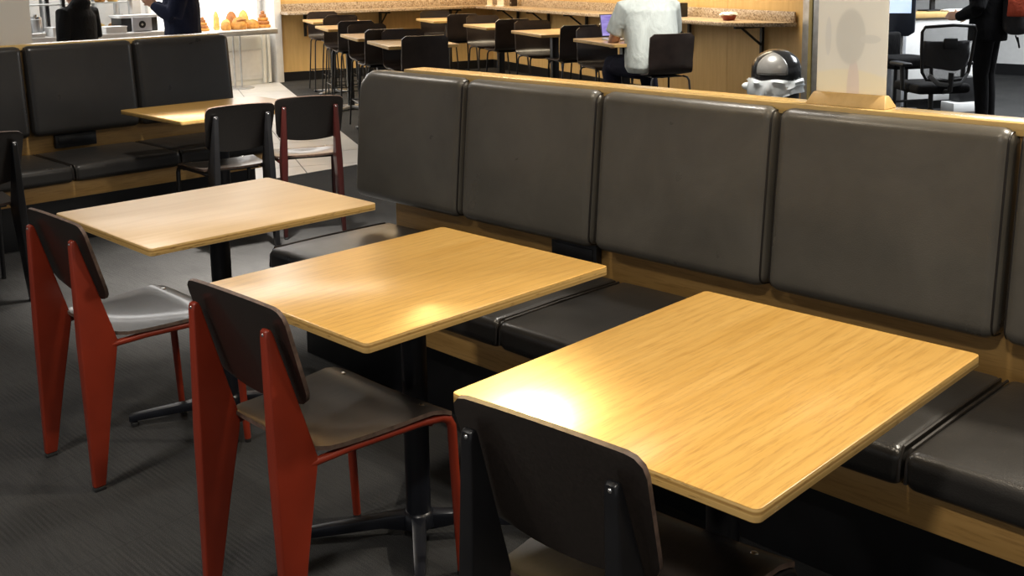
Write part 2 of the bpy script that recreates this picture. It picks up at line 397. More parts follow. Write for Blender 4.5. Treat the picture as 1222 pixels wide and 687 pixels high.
# ------------------------------------------------------------------ plywood chairs with blade back legs
def sheet(nx, ny, fn, th):
    """closed plywood sheet: fn(s, t) -> (point, normal), s,t in 0..1"""
    mb = MB(); top = []; bot = []
    for i in range(nx+1):
        for j in range(ny+1):
            p, n = fn(i/nx, j/ny); p = Vector(p); n = Vector(n)
            top.append(p + n*th/2); bot.append(p - n*th/2)
    w_ = ny+1; k = len(top)
    q = [(i*w_+j, (i+1)*w_+j, (i+1)*w_+j+1, i*w_+j+1) for i in range(nx) for j in range(ny)]
    mb.add(top+bot, q + [tuple(a+k for a in f[::-1]) for f in q])
    ring = [i*w_ for i in range(nx+1)] + [nx*w_+j for j in range(1, ny+1)] + [i*w_+ny for i in range(nx-1, -1, -1)] + [j for j in range(ny-1, 0, -1)]
    rim = [(ring[i], ring[(i+1) % len(ring)], ring[(i+1) % len(ring)]+k, ring[i]+k) for i in range(len(ring))]
    mb.f += rim; mb.m += [1]*len(rim); return mb
def rounded_half(t, L, r0, r1):
    """loss of half width at distance t from one end for corner radii r0 (start), r1 (end)"""
    a = 0
    if t < r0: a = r0 - math.sqrt(max(0, r0*r0 - (r0-t)**2))
    if L-t < r1: a = max(a, r1 - math.sqrt(max(0, r1*r1 - (r1-(L-t))**2)))
    return a
def cosp(s): return .5 - .5*math.cos(PI*s)
def seat_fn(s, t):
    L = .405; x = cosp(s)*L; y = 2*t-1
    hw = .180 + (.225-.180)*x/L - rounded_half(x, L, .05, .035)
    e = x/L
    z = .462 - .016*math.sin(PI*min(1, e/.8))*(1-y*y*.75) + .004*y*y
    if e > .78: z -= .030*((e-.78)/.22)**2
    if e < .2: z += .006*((.2-e)/.2)**2
    return (.098+x, y*hw, z), (0, 0, 1)
def back_fn(s, t):
    H = .256; h = cosp(s)*H; y = 2*t-1
    hw = .186 + .014*h/H - rounded_half(h, H, .045, .036)
    hh = h + (.010*(1-y*y) if h > H*.5 else -.012*(1-y*y)*(1-2*h/H))
    bx, bz = .0810, .573                        # bottom of the back, on the slope of the blade legs
    dx, dz = -.290, .957
    nx_, nz_ = dz, -dx
    off = .008 + .007*y*y
    return (bx+dx*hh+nx_*off, y*hw, bz+dz*hh+nz_*off), (nx_, 0, nz_)
_fin = [(0.004, .012), (.040, .012), (.075, .23), (.110, .425), (.113, .452), (.103, .490), (.060, .635), (.022, .762), (.017, .772), (.009, .776), (.002, .770), (.0, .755), (.0, .45)]
def make_chair(label, seat_m, frame_m, loc, rz):
    c = thing('dining_chair', label, 'chair', loc, rz, 'plywood dining chairs with blade back legs')
    sheet(14, 12, seat_fn, .011).build('seat', [seat_m, M['ply_rim']], c)
    sheet(12, 12, back_fn, .010).build('backrest', [M['seat'], M['ply_rim']], c)
    n = len(_fin)
    for s in (-1, 1):
        mb = MB(); vs = []
        for side in (-1, 1):
            for x, z in _fin:
                yc = .172 - .024*z/.776; th = .011 + .007*min(1, z/.45) - .006*max(0, (z-.45)/.33)
                vs.append((x, s*yc + side*th, z))
        mb.add(vs, [tuple(range(n)), tuple(range(n, 2*n))[::-1]] + [(i, (i+1) % n, n+(i+1) % n, n+i) for i in range(n)])
        leg = mb.build('leg', frame_m, c, bev=.005, seg=3, ang=50)
        MB().box((.022, s*.172, .006), (.036, .022, .012)).build('foot_cap', M['rubber'], leg, bev=.003)
        MB().ball((.004, s*.148, .762), .0055, 6).build('screw', M['chrome'], leg)
        pts = [(.095, s*.166, .438), (.20, s*.178, .444), (.40, s*.200, .444), (.462, s*.208, .440), (.482, s*.2105, .430), (.492, s*.212, .410), (.500, s*.213, .25), (.512, s*.214, .010)]
        leg = MB().tube(pts, [.0105, .0105, .0105, .0115, .012, .0125, .0125, .011], 10).build('leg', frame_m, c)
        MB().lathe([(.0105, 0), (.0115, .003), (.0115, .012)], (.512, s*.214, 0), 10).build('foot_cap', M['rubber'], leg)
        MB().lathe([(.008, -.002), (.0085, 0), (.006, .0025), (.001, .003)], (.442, s*.158, .4655), 12).build('bolt', M['chrome'], c)
    MB().tube([(.43, -.205, .434), (.43, .205, .434)], .008, 8).build('seat_rail', frame_m, c)
    MB().box((.20, 0, .4435), (.03, .30, .010)).build('seat_rail', M['black'], c, bev=.002)
    return c
make_chair('red-framed dining chair with dark plywood seat pushed to the palest table', M['seat'], M['red'], (1.193, 3.212, 0), R(1.5))
make_chair('red-framed dining chair between the black chair and the other red one', M['seat'], M['red'], (1.157, 2.110, 0), R(2))
make_chair('black-framed dining chair backed against the table with yellow glare', M['seat'], M['black'], (1.135, 1.118, 0), R(4.5))
make_chair('black dining chair beside the far bench, its seat turned to a hidden table', M['seat'], M['black'], (1.645, 5.12, 0), R(90))
make_chair('black dining chair at the far bench table, next to a maroon one', M['seat'], M['black'], (2.995, 5.13, 0), R(81))
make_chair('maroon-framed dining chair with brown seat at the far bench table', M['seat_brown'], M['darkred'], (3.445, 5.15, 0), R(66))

# ------------------------------------------------------------------ upholstered benches
def round_corner(o, w_, h, big):
    for sx in (-1, 1):
        for sz in (-1, 1):
            if not (big and sx < 0 and sz > 0): continue
            rc = .10
            dx = o.x*sx - (w_/2-rc); dz = o.z*sz - (h/2-rc)
            if dx > 0 and dz > 0:
                f = max(dx, dz)/math.hypot(dx, dz); o.x = sx*(w_/2-rc+dx*f); o.z = sz*(h/2-rc+dz*f)
    return o
def make_bench(label, loc, rz, pads, seats, ends, depth, zb, socket=None, hide='leather', seat_hide='leather_dark'):
    """local x along the bench, y into it; pads / seats: edge positions along x"""
    b = thing('upholstered_bench', label, 'bench', loc, rz, 'leather benches')
    x0, x1 = ends; L = x1-x0; cx = (x0+x1)/2
    back = depth + .105                       # front face of the wooden back
    for a, e in zip(seats[:-1], seats[1:]):
        w_ = e-a-.004; d = depth+.10; h = .092
        def crease(p, w_=w_, d=d):
            return p
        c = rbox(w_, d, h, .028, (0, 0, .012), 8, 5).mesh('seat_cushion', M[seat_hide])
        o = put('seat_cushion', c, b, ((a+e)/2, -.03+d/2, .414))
        for s in (-1, 1):
            r = .0045; xx = s*(w_/2-.007)
            MB().tube([(xx, -d/2+.006, -.03), (xx, -d/2+.010, .02), (xx, -d/2+.03, .0445), (xx, 0, .0475), (xx, d/2-.03, .0445)], r, 6).build('piping', M['piping'], o)
    for a, e in zip(pads[:-1], pads[1:]):
        w_ = e-a-.011; h = .555; th = .115
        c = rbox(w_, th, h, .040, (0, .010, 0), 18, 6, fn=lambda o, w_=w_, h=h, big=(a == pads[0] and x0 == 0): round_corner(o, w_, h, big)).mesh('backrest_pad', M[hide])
        o = put('backrest_pad', c, b, ((a+e)/2, depth+.028+th/2, zb+h/2-.004)); o.rotation_euler = (R(-5.2), 0, 0)
        for s in ((1,) if (a == pads[0] and x0 == 0) else (-1, 1)):
            xx = s*(w_/2-.012); yf = -th/2+.010
            cy_, q_ = -th/2+.04, .0288
            path = [(xx, th/2-.04, -h/2+.0112)] + [(xx, cy_-q_*math.sin(R(t_)), -h/2+.04-q_*math.cos(R(t_))) for t_ in (0, 30, 60, 90)]
            path += [(xx, cy_-q_-.001, z_) for z_ in (-.15, 0, .15)] + [(xx, cy_-q_*math.cos(R(t_)), h/2-.04+q_*math.sin(R(t_))) for t_ in (0, 30, 60, 90)] + [(xx, th/2-.04, h/2-.0112)]
            MB().tube(path, .0034, 6).build('piping', M['piping'], o)
    MB().box((cx, .025, .32), (L, .03, .095)).build('front_rail', M['oak_trim'], b, bev=.002)
    MB().box((cx, .13, .14), (L-.06, .03, .28)).build('kickboard', M['black'], b, smooth=False)
    MB().box((cx, back-.02, .352), (L, .04, .05)).build('seat_support', M['black'], b, smooth=False)
    for xx in (x0+.05, cx, x1-.05):
        MB().box((xx, (back+.13)/2, .165), (.03, back-.15, .33)).build('support_frame', M['black'], b, smooth=False)
    MB().box((cx, back+.035, .5475), (L, .06, 1.085)).build('back_board', M['oak_trim'], b, bev=.002)
    MB().box((cx+.05, back+.048, 1.1085), (L-.10 if x0 == 0 else L, .112, .034)).build('top_cap', M['cap'], b, bev=.003)
    if socket:
        s = MB().box((0, 0, 0), (socket[1], .03, .085)).build('socket_box', M['blackplastic'], b, bev=.004); s.location = (socket[0], back-.012, .515)
        MB().box((0, -.016, .0), (socket[1]*.85, .006, .05)).build('cover_flap', M['black'], s, bev=.002)
    return b
PITCHW = .6923
make_bench('long dark brown leather bench running along the three oak cafe tables', (2.21, 3.606, 0), R(-90),
           [-.171+PITCHW*k for k in range(7)], [.653*k for k in range(7)], (0, 3.95), .51, .5615, (1.07, .22))
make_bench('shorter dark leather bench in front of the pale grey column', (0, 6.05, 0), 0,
           [2.414+PITCHW*k for k in (-3, -2, -1, 0, 1, 2)], [2.425+.653*k for k in (-3, -2, -1, 0, 1, 2)], (.45, 3.70), .52, .565, (2.70, .26), hide='leather_dark')

# frosted sign holder standing on the bench cap
s = thing('sign_holder', 'frosted blank sign in a wooden foot standing on the bench cap', 'sign holder', (2.878, 1.515, 1.1255), R(-88))
MB().add([(-.125, -.040, 0), (.125, -.040, 0), (.125, .040, 0), (-.125, .040, 0), (-.112, -.012, .036), (.112, -.012, .036), (.112, .012, .036), (-.112, .012, .036)],
         [(0, 3, 2, 1), (4, 5, 6, 7), (0, 1, 5, 4), (1, 2, 6, 5), (2, 3, 7, 6), (3, 0, 4, 7)]).build('foot', M['wall_wood'], s, bev=.004)
fm, fnt, fb = base('frosted_acrylic', (.92, .91, .87), .32, spec=.5)
ftr = fnt.nodes.new('ShaderNodeBsdfTranslucent'); ftr.inputs[0].default_value = (.95, .94, .90, 1); fmx = fnt.nodes.new('ShaderNodeMixShader'); fmx.inputs[0].default_value = .6
fnt.links.new(fb.outputs[0], fmx.inputs[1]); fnt.links.new(ftr.outputs[0], fmx.inputs[2]); fnt.links.new(fmx.outputs[0], fnt.nodes['Material Output'].inputs[0])
def mask(cx, cz, ax_, az_, soft=.12):
    v = coords(fnt, (1/ax_, 0, 1/az_), (0, 0, 0), (-cx/ax_, 0, -cz/az_)); l_ = fnt.nodes.new('ShaderNodeVectorMath'); l_.operation = 'LENGTH'; fnt.links.new(v, l_.inputs[0])
    return ramp(fnt, l_.outputs['Value'], [(max(0, 1-soft), (1, 1, 1)), (1, (0, 0, 0))])
fc = ramp(fnt, noise(fnt, coords(fnt), 3, 2), [(.2, (.90, .89, .85)), (.8, (.94, .93, .90))])
for cx, cz, ax_, az_, col in ((-.01, .04, .16, .07, (.95, .91, .79)), (.008, .045, .020, .10, (.86, .80, .78)), (-.004, .20, .048, .085, (.80, .80, .78)), (-.073, .20, .010, .060, (.84, .84, .83)), (.055, .195, .034, .013, (.84, .84, .82))):
    mk = mask(cx, cz, ax_, az_); sc_m = fnt.nodes.new('ShaderNodeMath'); sc_m.operation = 'MULTIPLY'; sc_m.inputs[1].default_value = .85
    fnt.links.new(mk, sc_m.inputs[0]); fc = mixc(fnt, fc, col, sc_m.outputs[0])
fnt.links.new(fc, fb.inputs['Base Color']); fnt.links.new(fc, ftr.inputs[0])
MB().prism(rrect(.214, .302, .006), -.0025, .0025, M=Matrix.Translation((0, 0, .180)) @ Matrix.Rotation(R(90), 4, 'X')).build('frosted_sheet', fm, s, bev=.0008, seg=1)

# ------------------------------------------------------------------ bar tables and stools in the back
AX = R(65)
def make_bar_table(label, loc):
    t = thing('bar_table', label, 'table', (*loc, 0), AX, 'bar tables by the panelled walls')
    MB().prism(rrect(.84, .60, .015), .893, .92, 0, side=1).build('table_top', [M['bartop'], M['ply']], t, bev=.002, ang=60)
    MB().box((0, 0, .885), (.40, .30, .014)).build('mounting_plate', M['black'], t)
    MB().box((0, 0, .455), (.07, .07, .86)).build('column', M['black'], t, bev=.006)
    for k in range(4):
        MB().add([(.02, -.03, .012), (.30, -.022, .012), (.30, .022, .012), (.02, .03, .012), (.02, -.03, .05), (.30, -.022, .028), (.30, .022, .028), (.02, .03, .05)],
                 [(0, 3, 2, 1), (4, 5, 6, 7), (0, 1, 5, 4), (1, 2, 6, 5), (2, 3, 7, 6), (3, 0, 4, 7)]).build('leg', M['alu'], t, bev=.003).rotation_euler = (0, 0, R(45+90*k))
        a = R(45+90*k); MB().lathe([(.015, 0), (.015, .013)], (.28*math.cos(a), .28*math.sin(a), 0), 10).build('glide', M['rubber'], t)
    return t
M['bartop'] = wood('bar_table_oak', (.34, .17, .06), (.52, .31, .13), (.60, .38, .18), .3, 'x', 1, grain=.5, figure=.5)
def shell_fn(s, t):
    # profile: front lip -> seat -> tight bend -> back
    pr = [(.21, .655), (.19, .672), (.10, .676), (0, .672), (-.10, .676), (-.155, .688), (-.185, .715), (-.198, .76), (-.21, .85), (-.222, .94), (-.230, 1.008)]
    d = [0]
    for a, b in zip(pr, pr[1:]): d.append(d[-1]+math.hypot(b[0]-a[0], b[1]-a[1]))
    u = s*d[-1]; i = max(k for k in range(len(d)) if d[k] <= u+1e-9); i = min(i, len(pr)-2)
    f = (u-d[i])/(d[i+1]-d[i]); x = pr[i][0]*(1-f)+pr[i+1][0]*f; z = pr[i][1]*(1-f)+pr[i+1][1]*f
    tx, tz = pr[i+1][0]-pr[i][0], pr[i+1][1]-pr[i][1]; l = math.hypot(tx, tz)
    y = 2*t-1; hw = .195 - rounded_half(u, d[-1], .05, .035)
    if i >= 5: x += .022*y*y*min(1, (z-.69)/.1)
    else: z += .008*y*y
    return (x, y*hw, z), (tz/l, 0, -tx/l)
def make_stool(label):
    c = thing('bar_stool', label, 'stool', (0, 0, 0), 0, 'dark bar stools with laminate shells')
    sheet(26, 8, shell_fn, .012).build('shell', [M['stool'], M['stool_rim']], c)
    for sx in (-1, 1):
        for sy in (-1, 1):
            lg = MB().tube([(sx*.13-.01, sy*.13, .664), (sx*.16-.01, sy*.155, .655), (sx*.172-.01, sy*.165, .63), (sx*.225-.01, sy*.20, .004)], .0085, 8).build('leg', M['stool_leg'], c)
    q = [(.202-.01, .185), (-.202-.01, .185), (-.202-.01, -.185), (.202-.01, -.185)]
    q = [(x*.965, y*.97, .26) for x, y in q]
    MB().tube(q+[q[0]], .006, 6).build('footrest', M['stool_leg'], c)
    MB().box((-.01, 0, .660), (.24, .26, .010)).build('seat_mount', M['black'], c)
    return c
M['stool_rim'] = plain('stool_rim', (.045, .028, .022), .35)
M['stool_leg'] = plain('dark_steel', (.03, .03, .032), .3, .6)
LT = [((5.84, 7.15), 'bar table next to the end of the long bench, before the panelled back wall'),
      ((6.29, 8.18), 'second bar table from the long bench in the row toward the back wall'),
      ((7.06, 9.74), 'third bar table from the long bench in the row toward the back wall'),
      ((7.90, 11.25), 'bar table closest to the counter along the back wall')]
RT = [((8.80, 10.05), 'bar table in the corner by the granite counter, beyond the laptop row'),
      ((8.16, 8.45), 'bar table second from the corner in the row ending at the laptop'),
      ((7.59, 7.11), 'bar table next to the one with the laptop'),
      ((7.03, 5.77), 'bar table carrying an open laptop with a purple screen')]
for p, l in LT + RT: make_bar_table(l, p)
ST = [  # back position, facing (degrees)
      ((5.57, 6.64), 65, 'dark bar stool turning its broad back to the end of the long bench'),
      ((6.08, 7.57), 245, 'dark bar stool on the wall side of the first bar table from the bench'),
      ((6.00, 7.70), 65, 'dark bar stool on the bench side of the second bar table'),
      ((6.50, 8.66), 245, 'dark bar stool on the wall side of the second bar table'),
      ((6.82, 9.26), 65, 'dark bar stool on the bench side of the third bar table'),
      ((7.30, 10.24), 245, 'dark bar stool on the wall side of the third bar table'),
      ((7.68, 10.72), 65, 'dark bar stool on the bench side of the bar table nearest the back wall'),
      ((8.14, 11.80), 245, 'dark bar stool between the back wall counter and its nearest bar table'),
      ((8.52, 9.45), 65, 'dark bar stool on the laptop side of the corner bar table'),
      ((9.05, 10.60), 245, 'dark bar stool in the corner below the counter holding card stands'),
      ((7.90, 7.98), 65, 'dark bar stool on the laptop side of the table second from the corner'),
      ((8.38, 8.98), 245, 'dark bar stool on the corner side of the table second from the corner'),
      ((7.38, 6.58), 65, 'dark bar stool backing onto the laptop table from the next table'),
      ((7.80, 7.62), 245, 'dark bar stool on the corner side of the table next to the laptop'),
      ((8.02, 6.82), 118, 'dark bar stool pulled out and turned askew between tables and counter'),
      ((7.24, 6.28), 245, 'empty dark bar stool facing the man across the laptop table'),
      ((6.80, 5.09), 65, 'dark bar stool that the man in the pale t-shirt sits on')]
st0 = None
for (x, y), a, l in ST:
    loc = (x + .225*math.cos(R(a)), y + .225*math.sin(R(a)), 0)
    if st0 is None: st0 = make_stool(l); st0.location = loc; st0.rotation_euler = (0, 0, R(a))
    else: dup(st0, loc, R(a), l)

# ------------------------------------------------------------------ granite counters on the walls
CT = .985
def counter(name, label, poly, p0, p1, brackets, normal):
    t = thing(name, label, 'counter', (0, 0, 0), 0, 'granite wall counters')
    MB().prism(poly, CT-.04, CT).build('countertop', M['granite'], t, bev=.004, seg=2, ang=50)
    a, b = Vector(p0), Vector(p1); L = (b-a).length; d = (b-a)/L; n = Vector(normal)
    bs = MB().box((L/2, 0, 0), (L, .02, .10)).build('backsplash', M['granite'], t, bev=.002)
    bs.location = (*(a + n*.024), CT+.05); bs.rotation_euler = (0, 0, math.atan2(d.y, d.x))
    for s in brackets:
        q = a + d*s
        br = MB().box((.02, 0, CT-.041-.16), (.03, .035, .32)).box((.18, 0, CT-.041-.015), (.34, .035, .03)).build('bracket', M['black'], t, smooth=False)
        br.location = (*(q+n*.014), 0); br.rotation_euler = (0, 0, math.atan2(n.y, n.x))
        MB().tube([(.03, 0, CT-.24), (.28, 0, CT-.055)], .013, 6).build('brace', M['black'], br)
d1 = (LF-K).normalized(); n1 = Vector((d1.y, -d1.x)); n1 = n1 if n1.y < 0 else -n1
d2 = Vector((-ux, -uy)); n2 = Vector((-uy, ux))
K1 = K + n1*.0125 + n2*.0125
L1 = (LF-K).length - .02; L2 = 7.20
dep1, dep2 = .42, .50
inner = K1 + n1*dep1 + n2*dep2
e1 = K1 + d1*L1
counter('wall_counter', 'speckled granite counter with backsplash along the back wall', [tuple(K1), tuple(e1), tuple(e1+n1*dep1), tuple(inner)][::-1], K1, e1, (.75, 1.9, 3.05), n1)
e2 = K1 + d2*L2
counter('wall_counter', 'speckled granite counter with cut corner carrying the red bowl', [tuple(K1+d2*.002), tuple(inner+d2*.002), tuple(e2 - d2*.55 + n2*(dep2+.02)), tuple(e2-d2*.30+n2*(dep2-.04)), tuple(e2-d2*.02+n2*.14), tuple(e2)], K1, e2, (1.0, 2.0, 3.1, 4.2, 5.45, 6.72), n2)

# things on the right-hand counter
def on_counter(s, off): q = K1 + d2*s + n2*off; return (q.x, q.y, CT)
def pos(t, xyz, rz=0): t.location = xyz; t.rotation_euler = (0, 0, rz); return t
t = thing('takeaway_bowl', 'red takeaway bowl with a crumpled white lid on the granite counter', 'bowl', on_counter(6.48, .26), 0)
MB().lathe([(.045, .0005), (.055, .002), (.078, .055), (.074, .055), (.05, .008)]).build('bowl', plain('red_card', (.33, .06, .03), .5), t)
mb = MB(); rng = []
for i, (r, z) in enumerate([(.080, .053), (.094, .060), (.085, .068), (.07, .078), (.035, .082)]):
    rng.append([(r*(1+.10*math.sin(j*2.3+i))*math.cos(2*PI*j/22), r*(1+.10*math.sin(j*2.3+i))*math.sin(2*PI*j/22), z+.006*math.sin(j*1.7+i*2)) for j in range(22)])
mb.add([p for r in rng for p in r], [(i*22+j, i*22+(j+1) % 22, (i+1)*22+(j+1) % 22, (i+1)*22+j) for i in range(4) for j in range(22)] + [tuple(range(88, 110)), tuple(range(22))[::-1]])
mb.build('lid', M['white'], t)
t = thing('napkin_dispenser', 'black napkin dispenser standing on the granite counter behind the man', 'dispenser', on_counter(5.52, .18), A70)
MB().box((0, 0, .075), (.085, .10, .15)).build('body', M['blackplastic'], t, bev=.006)
MB().box((0, .052, .03), (.05, .006, .02)).build('slot', M['alu'], t, bev=.001)
def card_stand(label, loc, rz, w_, h_, col):
    t = thing('card_stand', label, 'card stand', loc, rz, 'card stands on the counters')
    MB().box((0, 0, .006), (w_+.01, .06, .012)).build('foot', M['white'], t, bev=.002)
    MB().box((0, 0, .012+h_/2), (w_, .006, h_)).build('card', col, t, smooth=False)
    for k in range(5): MB().box((0, .0035, h_*.92-k*.028), (w_*(.7 if k % 2 else .8), .001, .006)).build('text_line', M['blue_ink'], t, smooth=False)
    return t
M['blue_ink'] = plain('grey_blue_ink', (.35, .36, .5), .6)
card_stand('white printed card stand beside the black napkin dispenser', on_counter(5.36, .24), A70, .13, .26, plain('white_card', (.78, .75, .72), .6, var=.03))
card_stand('tall cream card stand in the counter corner', on_counter(.72, .36), A70+.5, .10, .24, plain('cream_card', (.75, .62, .38), .6, var=.03))
card_stand('wide white card stand in the counter corner', on_counter(.98, .30), A70+.3, .15, .24, plain('ivory_card', (.78, .70, .52), .6, var=.03))
t = thing('napkin_dispenser', 'small dark dispenser beside the card stands in the corner', 'dispenser', on_counter(1.10, .15), A70)
MB().box((0, 0, .07), (.08, .09, .14)).build('body', plain('dark_brown_plastic', (.03, .015, .01), .4), t, bev=.006)
MB().box((0, .047, .05), (.04, .006, .02)).build('slot', M['alu'], t, bev=.001)

# ------------------------------------------------------------------ laptop
lt = thing('laptop', 'open laptop with purple screen on the bar table before the man', 'laptop', (7.045, 5.80, .92), R(65))
MB().box((0, 0, .010), (.22, .30, .016)).build('base', M['alu'], lt, bev=.003)
scr = D.materials.new('purple_screen'); scr.use_nodes = True; nt = scr.node_tree; b = nt.nodes['Principled BSDF']
c = ramp(nt, noise(nt, coords(nt, (1, 2, 6)), 5, 2), [(.3, (.20, .13, .62)), (.7, (.52, .42, .95))])
nt.links.new(c, b.inputs['Emission Color']); b.inputs['Emission Strength'].default_value = .75; b.inputs['Base Color'].default_value = (.05, .05, .08, 1)
lid = MB().box((0, 0, .102), (.007, .30, .20)).build('lid', M['blackplastic'], lt, bev=.003); lid.location = (.112, 0, .018); lid.rotation_euler = (0, R(14), 0)
MB().box((-.0045, 0, .104), (.002, .282, .178)).build('screen', scr, lid, smooth=False)
MB().box((-.01, 0, .0185), (.10, .26, .002)).build('keyboard', M['blackplastic'], lt)

# ------------------------------------------------------------------ people
def hand(mb, wrist, dirv, palm_n, curl=.5, L=.18):
    """palm, four unequal bent fingers and a thumb from the side of the palm"""
    w_ = Vector(wrist); d = Vector(dirv).normalized(); n = Vector(palm_n); n = (n - d*n.dot(d)).normalized(); s = d.cross(n)
    pl = L*.5
    for k in range(5):
        o = s*(k-2)*.0165
        mb.tube([w_+o*.6, w_+o+d*pl*.6, w_+o+d*pl], [(.013, .013)]*3, 6)
    for k, fl_ in enumerate((.40, .47, .50, .45)):
        o = s*(k-1.5)*.0215; q = w_+o+d*pl*.92; l = L*fl_; pts = [q]; a = 0
        for j in range(3):
            a += curl*(.35 if j == 0 else .6); dd = d*math.cos(a)+n*math.sin(a); pts.append(pts[-1]+dd*l*(.42, .33, .25)[j])
        mb.tube(pts, [.0095, .009, .0085, .007], 6)
    q = w_ + s*(-.030)+d*pl*.28
    dd = (d*.65 - s*.75 + n*.2).normalized(); e = q+dd*.045; mb.tube([q, e, e+(d*.8-s*.2+n*.45).normalized()*.035], [.0125, .0105, .008], 6)
def head(mb, c, f):
    c = Vector(c); f = Vector(f).normalized(); s = Vector((-f.y, f.x, 0))
    mb.tube([c-Vector((0, 0, .20)), c-Vector((0, 0, .06))], [.062, .058], 12)
    rings = [(-.125, .035, .03), (-.11, .05, .045), (-.07, .067, .062), (-.02, .078, .074), (.04, .082, .080), (.085, .070, .070), (.112, .045, .045), (.125, .012, .012)]
    vs = []
    n = 18
    for z, a, b_ in rings:
        off = .012 if z < -.05 else 0
        for j in range(n):
            t_ = 2*PI*j/n; p = c + f*(a*1.18*math.cos(t_)+off) + s*(b_*math.sin(t_)) + Vector((0, 0, z)); vs.append(p)
    k = len(rings)
    mb.add(vs, [(i*n+j, i*n+(j+1) % n, (i+1)*n+(j+1) % n, (i+1)*n+j) for i in range(k-1) for j in range(n)] + [tuple(range(n))[::-1], tuple(range((k-1)*n, k*n))])
    mb.tube([c+f*.088+Vector((0, 0, .012)), c+f*.112-Vector((0, 0, .035)), c+f*.094-Vector((0, 0, .045))], [.010, .017, .012], 8)      # nose
    mb.tube([c+f*.082-Vector((0, 0, .072))+s*.025, c+f*.094-Vector((0, 0, .072)), c+f*.082-Vector((0, 0, .072))-s*.025], [.008, .011, .008], 6)  # mouth
    for g in (-1, 1):
        mb.ball(c+s*g*.080-Vector((0, 0, .01)), (.016, .010, .03), 8)
def face_parts(person, c, f):
    c = Vector(c); f = Vector(f).normalized(); s = Vector((-f.y, f.x, 0))
    for g in (-1, 1):
        MB().ball(c+f*.083+s*g*.032+Vector((0, 0, .002)), (.013, .013, .008), 8).build('eye', M['white'], person)
        MB().ball(c+f*.0935+s*g*.032+Vector((0, 0, .002)), .0055, 6).build('iris', M['hair'], person)
def hair_cap(person, c, f, length=0):
    c = Vector(c); f = Vector(f).normalized(); mb = MB()
    mb.ball(c - f*.012 + Vector((0, 0, .045)), (.098, .096, .098), 12)
    mb.ball(c - f*.045 - Vector((0, 0, .01)), (.075, .085, .09), 12)
    if length: mb.tube([c-f*.06, c-f*.085-Vector((0, 0, length*.5)), c-f*.08-Vector((0, 0, length))], [.07, .07, .03], 10)
    return remesh(mb, 'hair', M['hair'], person, .012)

def seated_man():
    p = thing('person', 'seated man in a pale t-shirt and dark trousers seen from behind at a laptop', 'person', (6.885, 5.355, 0), R(65))
    # local frame: +x forward (to the table), +y to his left
    hz = .70
    body = MB()
    body.loft([(.02, 0, hz, .15, .21), (.03, 0, hz+.10, .15, .21), (.06, 0, hz+.30, .14, .21), (.10, 0, hz+.49, .12, .20), (.13, 0, hz+.57, .07, .13)])
    legs = {}
    for s in (-1, 1):
        hip, knee, ank = Vector((.03, s*.10, hz+.035)), Vector((.44, s*.17, hz+.02)), Vector((.33, s*.17, .32))
        body.tube([hip, knee, ank], [.085, .06, .042], 12)
        sh, el, wr = Vector((.10, s*.215, hz+.49)), Vector((.20, s*.270, hz+.21)), Vector((.40, s*.13, .955))
        body.tube([Vector((.10, s*.10, hz+.50)), sh, (sh+el)/2, el], [.055, .06, .050, .044], 12); body.tube([el, (el+wr)/2, wr], [.044, .042, .028], 12)
        hand(body, wr, Vector((.16, -s*.03, -.005)), Vector((0, 0, -1)), .35)
    hc = (.19, 0, hz+.79); head(body, hc, (1, 0, 0)); body.tube([(.11, 0, hz+.52), (.17, 0, hz+.70)], [.07, .06], 12)
    remesh(body, 'body', M['skin'], p, .009)
    face_parts(p, hc, (1, 0, 0)); hair_cap(p, hc, (1, 0, 0))
    sh_ = MB()
    sh_.loft([(.00, 0, hz-.015, .165, .215), (.005, 0, hz+.03, .185, .238), (.015, 0, hz+.12, .185, .236), (.03, 0, hz+.22, .175, .228), (.055, 0, hz+.34, .165, .235), (.085, 0, hz+.48, .150, .240), (.11, 0, hz+.56, .115, .19), (.125, 0, hz+.61, .07, .10)], 28)
    for s in (-1, 1):
        sh, el = Vector((.10, s*.215, hz+.49)), Vector((.17, s*.262, hz+.295))
        sh_.tube([Vector((.09, s*.09, hz+.52)), sh, (sh+el)/2, el], [.075, .085, .082, .080], 14)
    remesh(sh_, 't_shirt', M['tee'], p, .010, 3)
    tr = MB()
    tr.loft([(.0, 0, hz-.035, .15, .19), (.01, 0, hz+.02, .165, .215), (.02, 0, hz+.07, .160, .210)], 20)
    for s in (-1, 1):
        hip, knee, ank = Vector((.03, s*.10, hz+.03)), Vector((.44, s*.17, hz+.015)), Vector((.33, s*.17, .30))
        tr.tube([hip, (hip+knee)/2, knee+Vector((-.02, 0, .005)), knee+Vector((.005, 0, -.05)), (knee+ank)/2, ank], [.105, .098, .083, .080, .072, .062], 14)
    remesh(tr, 'trousers', M['denim'], p, .010, 4)
    for s in (-1, 1):
        mb = MB(); mb.loft([(.37, s*.17, .262, .125, .045), (.37, s*.17, .285, .125, .047), (.35, s*.17, .315, .095, .045), (.32, s*.17, .345, .055, .045)], 16)
        mb.build('shoe', M['blackcloth'], p)
seated_man()

